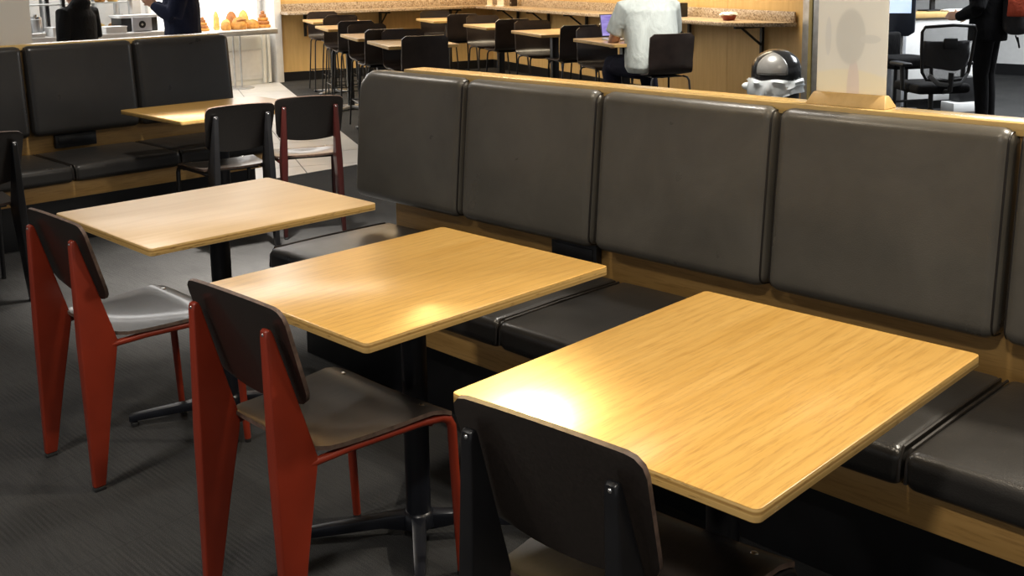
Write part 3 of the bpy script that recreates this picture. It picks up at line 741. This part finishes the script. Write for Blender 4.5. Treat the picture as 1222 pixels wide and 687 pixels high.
def standing(label, loc, rz, top_m, leg_m, arms, hood=False, skirt=0, girth=1.0, hair_len=0, scale=1):
    p = thing('person', label, 'person', loc, rz); p.scale = (scale,)*3
    g = girth; b = MB()
    b.loft([(0, 0, .84, .11, .16), (0, 0, .95, .125, .165), (0, 0, 1.10, .11, .145), (.01, 0, 1.28, .12, .165), (.0, 0, 1.40, .09, .16), (0, 0, 1.45, .05, .08)])
    for s in (-1, 1):
        b.tube([(0, s*.09, .90), (.01, s*.095, .50), (-.02, s*.10, .08)], [.085, .055, .036], 12)
        sh, el, wr, hd = [Vector((x, s*y, z)) for x, y, z in arms[0 if s > 0 else 1]]
        b.tube([(0, s*.10, 1.39), sh, (sh+el)/2, el], [.05, .052, .045, .038], 10); b.tube([el, (el+wr)/2, wr], [.038, .034, .024], 10)
        hand(b, wr, hd, Vector((0, -s, -.3)), .6)
    hc = (.03, 0, 1.585); head(b, hc, (1, 0, 0)); b.tube([(0, 0, 1.40), (.02, 0, 1.52)], [.06, .055], 12)
    remesh(b, 'body', M['skin'], p, .009)
    face_parts(p, hc, (1, 0, 0)); hair_cap(p, hc, (1, 0, 0), hair_len)
    j = MB()
    j.loft([(0, 0, .80-skirt, .150*g, .195*g+skirt*.06), (0, 0, .90, .150*g, .195*g), (0, 0, 1.02, .142*g, .185*g), (.005, 0, 1.20, .150*g, .195*g), (.0, 0, 1.34, .135*g, .195*g), (0, 0, 1.42, .095*g, .15*g), (.005, 0, 1.47, .072, .09)], 22)
    for s in (-1, 1):
        sh, el, wr, hd = [Vector((x, s*y, z)) for x, y, z in arms[0 if s > 0 else 1]]
        j.tube([Vector((0, s*.09, 1.385)), sh, (sh+el)/2, el], [.07*g, .078*g, .070*g, .062*g], 12); j.tube([el, (el+wr)/2, wr], [.062*g, .055*g, .043], 12)
    if hood: j.loft([(-.02, 0, 1.43, .10, .13), (-.05, 0, 1.49, .10, .12), (-.06, 0, 1.53, .07, .09)], 16)
    remesh(j, 'jacket', top_m, p, .011, 3)
    tr = MB(); tr.loft([(0, 0, .80, .125, .17), (0, 0, .95, .13, .172), (0, 0, 1.0, .12, .165)], 18)
    for s in (-1, 1): tr.tube([(0, s*.092, .90), (.012, s*.095, .68), (.015, s*.096, .48), (-.005, s*.10, .28), (-.015, s*.102, .075)], [.102, .088, .070, .064, .056], 12)
    remesh(tr, 'trousers', leg_m, p, .011, 3)
    for s in (-1, 1):
        MB().loft([(.05, s*.10, .001, .125, .043), (.05, s*.10, .03, .125, .045), (.03, s*.10, .065, .095, .043), (-.01, s*.10, .10, .055, .045)], 16).build('shoe', M['blackcloth'], p)
    return p
HANG = ((.0, .21, 1.37), (-.03, .27, 1.10), (.06, .27, .88), (.08, -.02, -.16))
FRONT = ((.0, .21, 1.37), (.02, .28, 1.10), (.22, .18, 1.02), (.16, -.06, .02))
UPHOLD = ((.0, .21, 1.37), (.06, .27, 1.12), (.25, .16, 1.24), (.12, -.05, .12))
standing('person in a black padded jacket standing beyond the far bench', (4.16, 9.98, 0), R(115), M['blackcloth'], M['blackcloth'], (HANG, FRONT), hood=True, girth=1.12, scale=.86)
standing('person in a long navy coat standing at the bakery counter', (5.02, 9.62, 0), R(150), M['navy'], M['blackcloth'], (UPHOLD, UPHOLD), skirt=.35, girth=1.2)
bp = standing('person in black with an orange-strapped grey backpack at the office desk', (10.18, 4.00, 0), R(95), M['blackcloth'], M['blackcloth'], (FRONT, FRONT), girth=1.12)
# backpack: a thing of its own, carried on the back
k = thing('backpack', 'grey backpack with an orange-red panel worn by the person in black', 'backpack', (10.18+.26*math.cos(R(-85)), 4.00+.26*math.sin(R(-85)), .84), R(95))
M['packgrey'] = cloth('grey_nylon', (.06, .06, .065)); M['orange'] = cloth('orange_nylon', (.62, .11, .06), .6)
me = rbox(.20, .30, .46, .07, (.02, .01, .01), 6, 5).mesh('main_bag', M['packgrey']); put('main_bag', me, k, (0, 0, .26))
me = rbox(.08, .24, .22, .035, (.01, 0, 0), 5, 4).mesh('front_pocket', M['packgrey']); put('front_pocket', me, k, (-.12, 0, .16))
me = rbox(.03, .16, .30, .012, (.006, 0, 0), 5, 3).mesh('orange_panel', M['orange']); o = put('orange_panel', me, k, (-.03, .155, .34)); o.rotation_euler = (0, R(-10), R(90))
MB().tube([(-.02, .13, .02), (-.06, .15, -.06), (-.05, .10, -.09), (-.02, .06, .0)], .008, 6).build('strap_loop', M['blackcloth'], k)
for s in (-1, 1): MB().tube([(.08, s*.10, .46), (.16, s*.12, .58), (.28, s*.12, .57)], [(.02, .006)]*3, 8).build('shoulder_strap', M['orange'], k)

# ------------------------------------------------------------------ litter bin with a dome lid
t = thing('litter_bin', 'black dome-topped litter bin with a white bag round its rim', 'bin', (7.18, 4.40, 0), R(201))
MB().lathe([(.15, .001), (.165, .02), (.178, .60), (.178, .64)], n=32).build('body', M['blackplastic'], t)
dm = MB().lathe([(.183, .640), (.188, .66), (.188, .74)] + [(.188*math.cos(R(a)), .74+.155*math.sin(R(a))) for a in range(10, 91, 8)], n=36).build('dome_lid', plain('glossy_black_plastic', (.02, .02, .021), .18), t)
vs = []; fs = []; nu, nv = 12, 10
for i in range(nu+1):
    for j in range(nv+1):
        v_ = j/nv; el = v_*64; z = .705 + (.037*v_*5 if v_ < .2 else .037) if False else .712+.160*v_
        rr = .192 if z < .74 else .190*math.sqrt(max(.02, 1-((z-.74)/.158)**2))+.003
        hw = R(37)*math.sqrt(max(.01, 1-(max(0, v_-.3)/.7)**2.2)); a = -hw+2*hw*i/nu
        vs.append((rr*math.cos(a), rr*math.sin(a), min(z, .893)))
fs = [(i*(nv+1)+j, (i+1)*(nv+1)+j, (i+1)*(nv+1)+j+1, i*(nv+1)+j+1) for i in range(nu) for j in range(nv)]
fo = MB().add(vs, fs).build('push_flap', plain('silver_grey_plastic', (.30, .29, .27), .3, .3), dm)
mo = fo.modifiers.new('solid', 'SOLIDIFY'); mo.thickness = .004; mo.offset = 1
mb = MB(); n = 48; rings = []
random.seed(11); ph = [random.uniform(0, 6) for _ in range(6)]
for i, (r, z) in enumerate([(.184, .668), (.200, .672), (.212, .655), (.206, .628), (.212, .60), (.200, .575), (.208, .545), (.182, .55)]):
    rings += [((r + .007*math.sin(7*2*PI*j/n+ph[i % 6]) + .004*math.sin(13*2*PI*j/n+i))*math.cos(2*PI*j/n), (r + .007*math.sin(7*2*PI*j/n+ph[i % 6])+.004*math.sin(13*2*PI*j/n+i))*math.sin(2*PI*j/n),
               z + .007*math.sin(5*2*PI*j/n+i*.6) - .035*(i > 3)*math.cos(2*PI*j/n+1.2)) for j in range(n)]
mb.add(rings, [(i*n+j, i*n+(j+1) % n, (i+1)*n+(j+1) % n, (i+1)*n+j) for i in range(7) for j in range(n)])
lm_, lnt, lb = base('white_plastic_film', (.8, .85, .86), .35); lb.inputs['Transmission Weight'].default_value = .15
lnt.links.new(ramp(lnt, noise(lnt, coords(lnt), 20, 3), [(.3, (.78, .84, .86)), (.7, (.88, .92, .93))]), lb.inputs['Base Color'])
lo = mb.build('bag_rim', lm_, t); mo = lo.modifiers.new('solid', 'SOLIDIFY'); mo.thickness = .002
MB().ball((-.02, -.222, .60), (.03, .045, .03), 8).build('bag_knot', lm_, t)

# ------------------------------------------------------------------ office corner
OC = thing('office_chair', 'black mesh office swivel chair before the white desk counter', 'office chair', (8.99, 3.985, 0), R(52))
mm, mnt, mb_ = base('dark_mesh', (.02, .02, .022), .6)
tr_ = mnt.nodes.new('ShaderNodeBsdfTransparent'); mx = mnt.nodes.new('ShaderNodeMixShader')
vo = mnt.nodes.new('ShaderNodeTexChecker'); vo.inputs['Scale'].default_value = 320; mnt.links.new(coords(mnt), vo.inputs['Vector'])
mt = mnt.nodes.new('ShaderNodeMath'); mt.operation = 'MULTIPLY'; mt.inputs[1].default_value = .55; mnt.links.new(vo.outputs[1], mt.inputs[0])
mnt.links.new(mt.outputs[0], mx.inputs[0]); mnt.links.new(mb_.outputs[0], mx.inputs[1]); mnt.links.new(tr_.outputs[0], mx.inputs[2])
mnt.links.new(mx.outputs[0], mnt.nodes['Material Output'].inputs[0])
def obk(y, z): return -.22 - .05*(1-(2*y/.46)**2) + .02 - .06*((z-.52)/.5)
ring = [(obk(y, z), y, z) for y, z in ((-.17, .56), (-.205, .62), (-.225, .80), (-.235, .96), (-.215, 1.0), (0, 1.015), (.215, 1.0), (.235, .96), (.225, .80), (.205, .62), (.17, .56), (0, .545))]
MB().tube(ring+ring[:2], .014, 8).build('back_frame', M['blackplastic'], OC)
vs = []; nu, nv = 10, 10
for i in range(nu+1):
    for j in range(nv+1):
        z = .555+.45*j/nv; hw = .17+.06*min(1, (z-.55)/.2); y = -hw+2*hw*i/nu; vs.append((obk(y, z), y, z))
MB().add(vs, [(i*(nv+1)+j, (i+1)*(nv+1)+j, (i+1)*(nv+1)+j+1, i*(nv+1)+j+1) for i in range(nu) for j in range(nv)]).build('back_mesh', mm, OC)
MB().tube([(-.27, -.17, .60), (-.30, -.10, .53), (-.31, 0, .515), (-.30, .10, .53), (-.27, .17, .60)], [(.012, .022)]*5, 8).build('lumbar_bar', plain('grey_plastic', (.16, .17, .18), .35), OC)
MB().box((-.285, 0, .86), (.03, .12, .09)).build('lumbar_pad', M['blackplastic'], OC, bev=.012)
MB().tube([(-.20, 0, .45), (-.31, 0, .47), (-.32, 0, .62)], .022, 8).build('back_stem', M['blackplastic'], OC)
put('seat', rbox(.46, .48, .08, .035, (0, 0, .01), 6, 4).mesh('seat', M['blackcloth']), OC, (0, 0, .475))
for s in (-1, 1):
    MB().tube([(-.02, s*.22, .44), (-.02, s*.27, .46), (-.01, s*.275, .66)], [.016, .018, .02], 8).build('arm_post', M['blackplastic'], OC)
    put('arm_pad', rbox(.25, .09, .03, .013, (0, 0, .003), 4, 3).mesh('arm_pad', M['blackplastic']), OC, (.02, s*.275, .675))
MB().lathe([(.028, .09), (.028, .28), (.02, .285), (.02, .44), (.07, .443)], n=16).build('gas_column', M['blackplastic'], OC)
for q in range(5):
    a = R(72*q+20); lg = MB().tube([(.02*math.cos(a), .02*math.sin(a), .10), (.29*math.cos(a), .29*math.sin(a), .07)], [.024, .016], 8).build('leg', M['blackplastic'], OC)
    w_ = MB(); 
    for e in (-1, 1): w_.tube([(.29*math.cos(a)-.010*e*math.sin(a), .29*math.sin(a)+.010*e*math.cos(a), .028), (.29*math.cos(a)-.026*e*math.sin(a), .29*math.sin(a)+.026*e*math.cos(a), .028)], .027, 12)
    w_.tube([(.29*math.cos(a), .29*math.sin(a), .07), (.29*math.cos(a), .29*math.sin(a), .028)], .008, 6); w_.build('caster', M['rubber'], lg)
# grey jacket hung over the seat back
mb = MB(); vs = []
for i in range(13):
    for j in range(9):
        y = -.20+.40*i/12; z = .88-.22*j/8-.03*math.sin(i*.35)*(j/8); vs.append((obk(y, z)+.045+.012*math.sin(i*1.3+j), y, z))
jk = mb.add(vs, [(i*9+j, (i+1)*9+j, (i+1)*9+j+1, i*9+j+1) for i in range(12) for j in range(8)]).build('jacket', cloth('grey_fleece', (.20, .20, .21)), None)
jk.location = OC.location; jk.rotation_euler = OC.rotation_euler; tag(jk, 'grey jacket hung over the mesh back of the office chair', 'jacket')
mo = jk.modifiers.new('solid', 'SOLIDIFY'); mo.thickness = .02

DKA = R(-35)
dk = thing('desk_counter', 'white desk counter with a wooden top behind the office chair', 'desk', (11.25, 4.98, 0), R(-28))
MB().box((0, 0, .525), (1.10, .50, .87)).build('body', M['white_panel'] if 'white_panel' in M else M['white'], dk, bev=.004)
MB().box((0, 0, .985), (1.16, .56, .05)).build('desk_top', M['wall_wood'], dk, bev=.003)
MB().box((0, 0, .045), (1.06, .44, .09)).build('plinth', M['black'], dk, smooth=False)
MB().box((-.565, -.02, .50), (.03, .50, .9)).build('end_panel', plain('steel_grey_laminate', (.30, .31, .33), .45), dk, bev=.002)
MB().box((-.25, -.256, .60), (.10, .012, .12)).build('wall_plate', M['pillar'], dk, bev=.002)
mo_ = thing('monitor', 'black desktop monitor standing on the white desk counter', 'monitor', (11.30, 5.02, 1.01), R(-28))
MB().box((0, 0, .30), (.62, .04, .36)).build('screen', M['blackplastic'], mo_, bev=.006)
MB().box((0, .03, .10), (.05, .03, .20)).build('stem', M['blackplastic'], mo_)
MB().box((0, .03, .008), (.24, .18, .014)).build('stand_base', M['blackplastic'], mo_, bev=.004)
kb = thing('keyboard', 'white keyboard on the desk counter in front of the person in black', 'keyboard', (11.40, 4.76, 1.0105), R(-28))
MB().box((0, 0, .010), (.44, .14, .018)).build('case', M['white'], kb, bev=.004)
for r_ in range(4):
    MB().box((0, -.045+.03*r_, .0205), (.40, .022, .005)).build('key_row', M['pillar'], kb, bev=.001)
# tall dark information kiosk
ki = thing('information_kiosk', 'tall black information kiosk with a curved lower edge beside the desk', 'kiosk', (10.34, 4.95, 0), R(20))
MB().box((0, 0, .03), (.34, .40, .06)).build('foot', M['blackplastic'], ki, bev=.01)
MB().box((.06, 0, .45), (.05, .10, .80)).build('stem', M['alu'], ki, bev=.005)
M['kiosk'] = plain('dark_blue_plastic', (.018, .022, .032), .3)
MB().prism([(-.16, .84), (-.10, .80), (.10, .80), (.16, .84), (.16, 1.75), (-.16, 1.75)], -.04, .04, M=Matrix(((0, 0, 1, 0), (1, 0, 0, 0), (0, 1, 0, 0), (0, 0, 0, 1)))).build('screen_body', M['kiosk'], ki, bev=.012, seg=3)
lm2 = D.materials.new('kiosk_screen'); lm2.use_nodes = True; nb = lm2.node_tree.nodes['Principled BSDF']; nb.inputs['Emission Color'].default_value = (.5, .7, 1, 1); nb.inputs['Emission Strength'].default_value = .8
lm2.node_tree.links.new(ramp(lm2.node_tree, noise(lm2.node_tree, coords(lm2.node_tree), 8), [(.3, (.35, .55, .9)), (.7, (.6, .8, 1))]), nb.inputs['Emission Color'])
MB().box((-.043, 0, 1.28), (.004, .24, .50)).build('screen', lm2, ki, smooth=False)
# white post with a red alarm button
po = thing('alarm_post', 'pale post carrying a small red call point beside the kiosk', 'post', (9.88, 4.97, 0), R(20))
MB().box((0, 0, 1.1), (.09, .12, 2.2)).build('post', M['white'], po, bev=.004)
MB().box((-.05, 0, 1.0), (.012, .07, .09)).build('call_point', plain('red_plastic', (.55, .05, .03), .4), po, bev=.003)
# black waiting chair seen beside the sign
bc = thing('visitor_chair', 'black padded visitor chair partly behind the frosted sign', 'chair', (9.75, 4.62, 0), R(60))
put('seat', rbox(.46, .46, .10, .03, (0, 0, .01), 5, 4).mesh('seat', M['blackcloth']), bc, (0, 0, .60))
put('backrest', rbox(.08, .44, .26, .03, (.01, 0, 0), 5, 4).mesh('backrest', M['blackcloth']), bc, (.22, .1, .74))
for sx in (-1, 1):
    for sy in (-1, 1): MB().tube([(sx*.19, sy*.19, .56), (sx*.20, sy*.20, .001)], .017, 8).build('leg', M['black'], bc)
MB().tube([(-.195, -.195, .25), (-.195, .195, .25)], .012, 8).build('stretcher', M['black'], bc)
# box on the floor by the desk
cp = thing('computer_tower', 'small white and black computer case on the floor beside the desk', 'computer', (11.05, 4.55, 0), R(-28))
MB().box((0, 0, .05), (.40, .20, .10)).build('case', M['white'], cp, bev=.006)
MB().box((0, 0, .23), (.24, .16, .25)).build('upper_unit', M['blackplastic'], cp, bev=.006)

# ------------------------------------------------------------------ bakery
sc_ = thing('bakery_counter', 'white bakery service counter beyond the far bench', 'counter', (3.55, 11.0, 0), 0)
MB().box((0, 0, .455), (3.8, .78, .87)).build('body', M['white'], sc_, bev=.004)
MB().box((0, -.01, .915), (3.9, .86, .05)).build('worktop', M['white'], sc_, bev=.006)
MB().box((0, .01, .02), (3.7, .70, .036)).build('plinth', M['alu'], sc_, smooth=False)
WT = .9405
gm, gnt, gb = base('clear_glass', (.95, .97, .97), .03); gb.inputs['Transmission Weight'].default_value = 1; gb.inputs['IOR'].default_value = 1.2
gnt.links.new(ramp(gnt, noise(gnt, coords(gnt), 2), [(.3, (.93, .96, .96)), (.7, (.97, .98, .98))]), gb.inputs['Base Color'])
def cabinet(label, x, y, w_, d_, h_, post):
    t = thing('glass_display_case', label, 'display case', (x, y, WT), 0, 'glass display cases on the bakery counter')
    MB().box((0, 0, .012), (w_, d_, .024)).build('base', M['alu'], t, bev=.003)
    for sx in (-1, 1):
        for sy in (-1, 1): MB().box((sx*(w_/2-.02), sy*(d_/2-.02), h_/2+.02), (.035, .035, h_)).build('post', post, t, bev=.003)
    for z in (.30, .56): MB().box((0, 0, z), (w_-.05, d_-.06, .012)).build('shelf', M['white'], t)
    MB().box((0, 0, h_+.03), (w_, d_, .03)).build('top', M['alu'], t, bev=.003)
    MB().box((0, -d_/2+.006, h_/2+.02), (w_-.08, .005, h_-.02)).build('glass_pane', gm, t)
    return t
cabinet('glass display case with dark posts beside the person in the black jacket', 4.17, 11.05, .46, .45, .75, M['black'])
cabinet('glass display case with grey posts and golden pastries between the two customers', 4.88, 11.22, .62, .40, .75, M['alu'])
M['crust'] = plain('golden_crust', (.60, .28, .06), .55, var=.35, sc=18); M['pale_crust'] = plain('pale_crust', (.80, .55, .16), .55, var=.25, sc=18)
M['brown_crust'] = plain('brown_crust', (.42, .17, .05), .55, var=.35, sc=20)
for i, (x, z, m) in enumerate(((4.72, .024, 'crust'), (4.88, .024, 'pale_crust'), (5.03, .024, 'crust'), (4.74, .306, 'pale_crust'), (4.90, .306, 'crust'), (5.04, .306, 'pale_crust'))):
    b_ = MB().loft([(0, 0, .001, .05, .035), (0, 0, .02, .06, .045), (0, 0, .045, .05, .038), (0, 0, .06, .02, .015)], 14).build('pastry', M[m]); b_.location = (x, 11.17, WT+z)
    tag(b_, ('golden' if m == 'crust' else 'pale yellow') + (' pastry on the middle shelf of the display case' if z > .1 else ' pastry on the floor of the display case'), 'pastry', 'pastries in the display case')
for i, (x, y, w_, d_, h_, l) in enumerate(((3.98, 10.64, .20, .12, .03, 'low white tray at the column end of the bakery counter'), (4.25, 10.69, .18, .20, .08, 'white cake box on the bakery counter by the black jacket'),
                                          (4.80, 10.70, .22, .22, .06, 'white pastry box on the bakery counter left of the scale'))):
    t = thing('cake_box', l, 'box', (x, y, WT+.001), 0, 'white boxes on the bakery counter')
    MB().box((0, 0, h_/2), (w_, d_, h_)).build('box', M['white'], t, bev=.003)
    MB().box((0, 0, h_+.004), (w_+.01, d_+.01, .008)).build('lid', M['white'], t, bev=.002)
for i, (x, r_, h_, m, l) in enumerate(((3.955, .03, .10, 'blackplastic', 'black canister on the bakery counter'), (4.07, .06, .17, 'alu', 'steel canister on the bakery counter beside a black one'))):
    t = thing('canister', l, 'canister', (x, 10.775, WT+.001), 0)
    MB().lathe([(r_*.9, 0), (r_, .006), (r_, h_), (r_*.92, h_+.004)], n=20).build('body', M[m], t)
    MB().lathe([(r_*.95, h_+.004), (r_*.95, h_+.02), (r_*.3, h_+.028), (r_*.3, h_+.045)], n=20).build('lid', M['chrome'], t)
rg = thing('cash_register', 'white and black cash register on the bakery counter', 'cash register', (5.12, 10.855, WT+.001), 0)
MB().box((0, 0, .07), (.40, .24, .14)).build('drawer_unit', M['blackplastic'], rg, bev=.005)
MB().box((0, 0, .155), (.44, .26, .028)).build('cover', M['white'], rg, bev=.004)
sg = thing('counter_sign', 'small grey sign with a black round emblem beside the cash register', 'sign', (5.09, 10.625, WT+.001), 0)
MB().box((0, 0, .075), (.21, .02, .15)).build('board', plain('grey_white_card', (.52, .53, .58), .5, var=.03), sg, bev=.003)
MB().box((0, .03, .006), (.16, .08, .01)).build('foot', M['alu'], sg)
MB().add(*(lambda n: ([(0.038*math.cos(2*PI*i/n), -.0112, .075+.038*math.sin(2*PI*i/n)) for i in range(n)]+[(.038*math.cos(2*PI*i/n), -.0102, .075+.038*math.sin(2*PI*i/n)) for i in range(n)],
        [tuple(range(n)), tuple(range(n, 2*n))[::-1]]+[(i, (i+1) % n, n+(i+1) % n, n+i) for i in range(n)]))(24)).build('emblem', M['black'], sg, smooth=False)
MB().box((0, -.0115, .075), (.026, .001, .008)).box((0, -.0115, .075), (.008, .001, .026)).build('emblem_mark', M['pillar'], sg, smooth=False)

for i, (x, l) in enumerate(((4.62, 'grey steel cabinet on the bakery wall nearest the column'), (5.24, 'grey steel cabinet on the bakery wall behind the black jacket'), (5.86, 'grey steel cabinet on the bakery wall behind the cash register'))):
    t = thing('steel_cabinet', l, 'cabinet', (x, 13.0, 0), 0, 'steel cabinets along the bakery wall')
    MB().box((0, 0, .66), (.58, .32, 1.22)).build('body', M['steel_grey'], t, bev=.004)
    MB().box((0, 0, .025), (.54, .28, .05)).build('plinth', M['black'], t, smooth=False)
    for sx in (-1, 1):
        d_ = MB().box((sx*.142, -.168, .66), (.27, .014, 1.16)).build('door', M['steel_grey'], t, bev=.003)
        MB().tube([(sx*.03, -.185, .75), (sx*.03, -.185, 1.05)], .008, 8).build('handle', M['chrome'], d_)
    MB().box((0, 0, 1.30), (.60, .34, .03)).build('top', M['white'], t, bev=.003)
# back wall of the bakery: shelving frame, lit white panel and bread stand
lb_ = D.materials.new('lit_panel'); lb_.use_nodes = True; ln = lb_.node_tree; bb = ln.nodes['Principled BSDF']
ln.links.new(ramp(ln, noise(ln, coords(ln), 1.5), [(.3, (1, .97, .92)), (.7, (1, 1, .98))]), bb.inputs['Emission Color']); bb.inputs['Emission Strength'].default_value = 2.2
pn = thing('lit_wall_panel', 'tall white backlit panel behind the bread stand', 'light panel', (7.22, 13.19, .62), 0)
MB().box((0, 0, .95), (1.55, .04, 1.5)).build('diffuser', lb_, pn, bev=.002)
for x in (-.80, .80): MB().box((x, 0, .95), (.05, .07, 1.6)).build('frame_side', M['white'], pn, bev=.003)
MB().box((0, 0, .17), (1.65, .08, .06)).build('frame_rail', M['white'], pn, bev=.003); MB().box((0, 0, 1.73), (1.65, .08, .06)).build('frame_rail', M['white'], pn, bev=.003)
mn = thing('added_glow_board', 'long unseen glowing board added above the bakery counter', 'glow board', (4.2, 12.9, 1.9), 0)  # unseen glowing board, added for its pale reflection on the cafe table
MB().box((0, 0, .35), (5.6, .06, .7)).build('diffuser', lb_, mn, bev=.003); MB().box((0, .05, .35), (5.7, .05, .78)).build('housing', M['alu'], mn, bev=.003)
lw = thing('wall_cabinet', 'low white cabinet under the lit panel behind the bread stand', 'cabinet', (7.22, 13.06, 0), 0)
MB().box((0, 0, .39), (1.62, .24, .62)).build('body', M['white'], lw, bev=.003)
MB().box((0, 0, .04), (1.58, .20, .078)).build('plinth', M['pillar'], lw, smooth=False)
MB().box((0, -.125, .58), (1.50, .012, .18)).build('upper_panel', M['pillar'], lw, bev=.003)
MB().box((-.0, -.125, .30), (1.50, .012, .34)).build('lower_panel', M['white'], lw, bev=.003)
for x in (.70, .78): MB().box((x, -.145, .39), (.04, .03, .74)).build('pilaster', M['pillar'], lw, bev=.003)
bs = thing('bread_stand', 'white bread stand on two slim posts with a round foot plate', 'display stand', (7.36, 12.66, .007), 0)
MB().box((0, 0, .765), (1.06, .36, .03)).build('shelf', M['white'], bs, bev=.004)
MB().box((0, -.17, .735), (1.06, .02, .06)).build('shelf_lip', M['alu'], bs, bev=.003)
for x in (-.05, .05): MB().tube([(x, 0, .014), (x, 0, .75)], .012, 10).build('post', M['alu'], bs)
MB().lathe([(.20, 0), (.20, .010), (.19, .014), (.03, .016)], n=32).build('foot_plate', M['alu'], bs)
BZ = .007+.781
def loaf(name, label, x, y, a, b_, h, m, ridged=0, rz=0):
    rings = [(0, 0, .001, a*.75, b_*.75), (0, 0, h*.12, a*.95, b_*.95), (0, 0, h*.35, a, b_), (0, 0, h*.62, a*.90, b_*.90), (0, 0, h*.84, a*.66, b_*.66), (0, 0, h*.96, a*.34, b_*.34), (0, 0, h, a*.08, b_*.08)]
    o = MB().loft(rings, 22).build(name, M[m]); o.location = (x, y, BZ); o.rotation_euler = (0, 0, rz)
    tag(o, label, 'bread', 'breads on the bread stand'); return o
rb = loaf('round_loaf', 'large round golden loaf with a dark slash on the bread stand', 7.38, 12.60, .105, .10, .17, 'crust')
MB().tube([(-.075, -.072, .122), (-.03, -.088, .130), (.03, -.088, .130), (.075, -.072, .122)], [.004, .010, .010, .004], 8).build('slash', M['brown_crust'], rb)
loaf('round_loaf', 'small round golden roll at the left of the large loaf', 7.175, 12.58, .068, .065, .12, 'crust')
loaf('round_loaf', 'pale loaf squeezed between the small roll and the large loaf', 7.255, 12.72, .07, .07, .14, 'pale_crust')
loaf('round_loaf', 'dark orange loaf resting behind the large slashed loaf', 7.37, 12.775, .085, .07, .24, 'brown_crust')
loaf('long_loaf', 'long golden loaf at the right of the large slashed loaf', 7.595, 12.63, .10, .07, .13, 'crust', rz=.1)
loaf('long_loaf', 'pale tall loaf standing behind the long golden loaf', 7.55, 12.775, .08, .06, .25, 'pale_crust')
loaf('tall_roll', 'pale pointed roll standing behind the small round roll', 7.14, 12.765, .042, .04, .25, 'pale_crust')
def tiered(label, x, y, s):
    t = thing('layered_pastry', label, 'pastry', (x, y, BZ), 0, 'layered pastries on the bread stand')
    for i, (r, z) in enumerate(((.095, 0), (.082, .045), (.066, .090), (.045, .132))):
        MB().lathe([(r*.9*s, z*s), (r*s, (z+.010)*s), (r*s, (z+.032)*s), (r*.86*s, (z+.043)*s)], n=22).build('layer', M['brown_crust' if i % 2 else 'crust'], t)
    MB().ball((0, 0, .19*s), (.026*s, .026*s, .03*s), 8).build('knob', M['brown_crust'], t)
tiered('smaller layered brown pastry near the navy coat end of the bread stand', 6.92, 12.72, .85)
tiered('taller layered brown pastry at the panelled wall end of the bread stand', 7.80, 12.70, 1.05)

# ------------------------------------------------------------------ recessed ceiling lamps (out of the frame, they light the room)
for i, (x, y, p, s, c, sp) in enumerate(DOWN):
    t = thing('unseen_downlight', 'round recessed ceiling downlight, unseen, placed to light the seating', 'ceiling light', (x, y, CEIL-.028), 0, 'ceiling downlights')
    MB().lathe([(s/2+.002, .0), (s/2+.03, .004), (s/2+.03, .0275), (s/2+.002, .0275), (s/2+.002, .0)], n=24).build('trim_ring', M['alu'], t)

t = thing('track_spotlight', 'black track spotlight turned toward the oak tables', 'spotlight', SPOT_AT, 0)
dv = (SPOT_TO-SPOT_AT).normalized()
MB().tube([-dv*.14, dv*.0-dv*.02], [.055, .065], 18).build('housing', M['black'], t)
MB().tube([-dv*.10, Vector((-dv.x*.10, -dv.y*.10, .159))], .012, 8).build('bracket', M['black'], t)
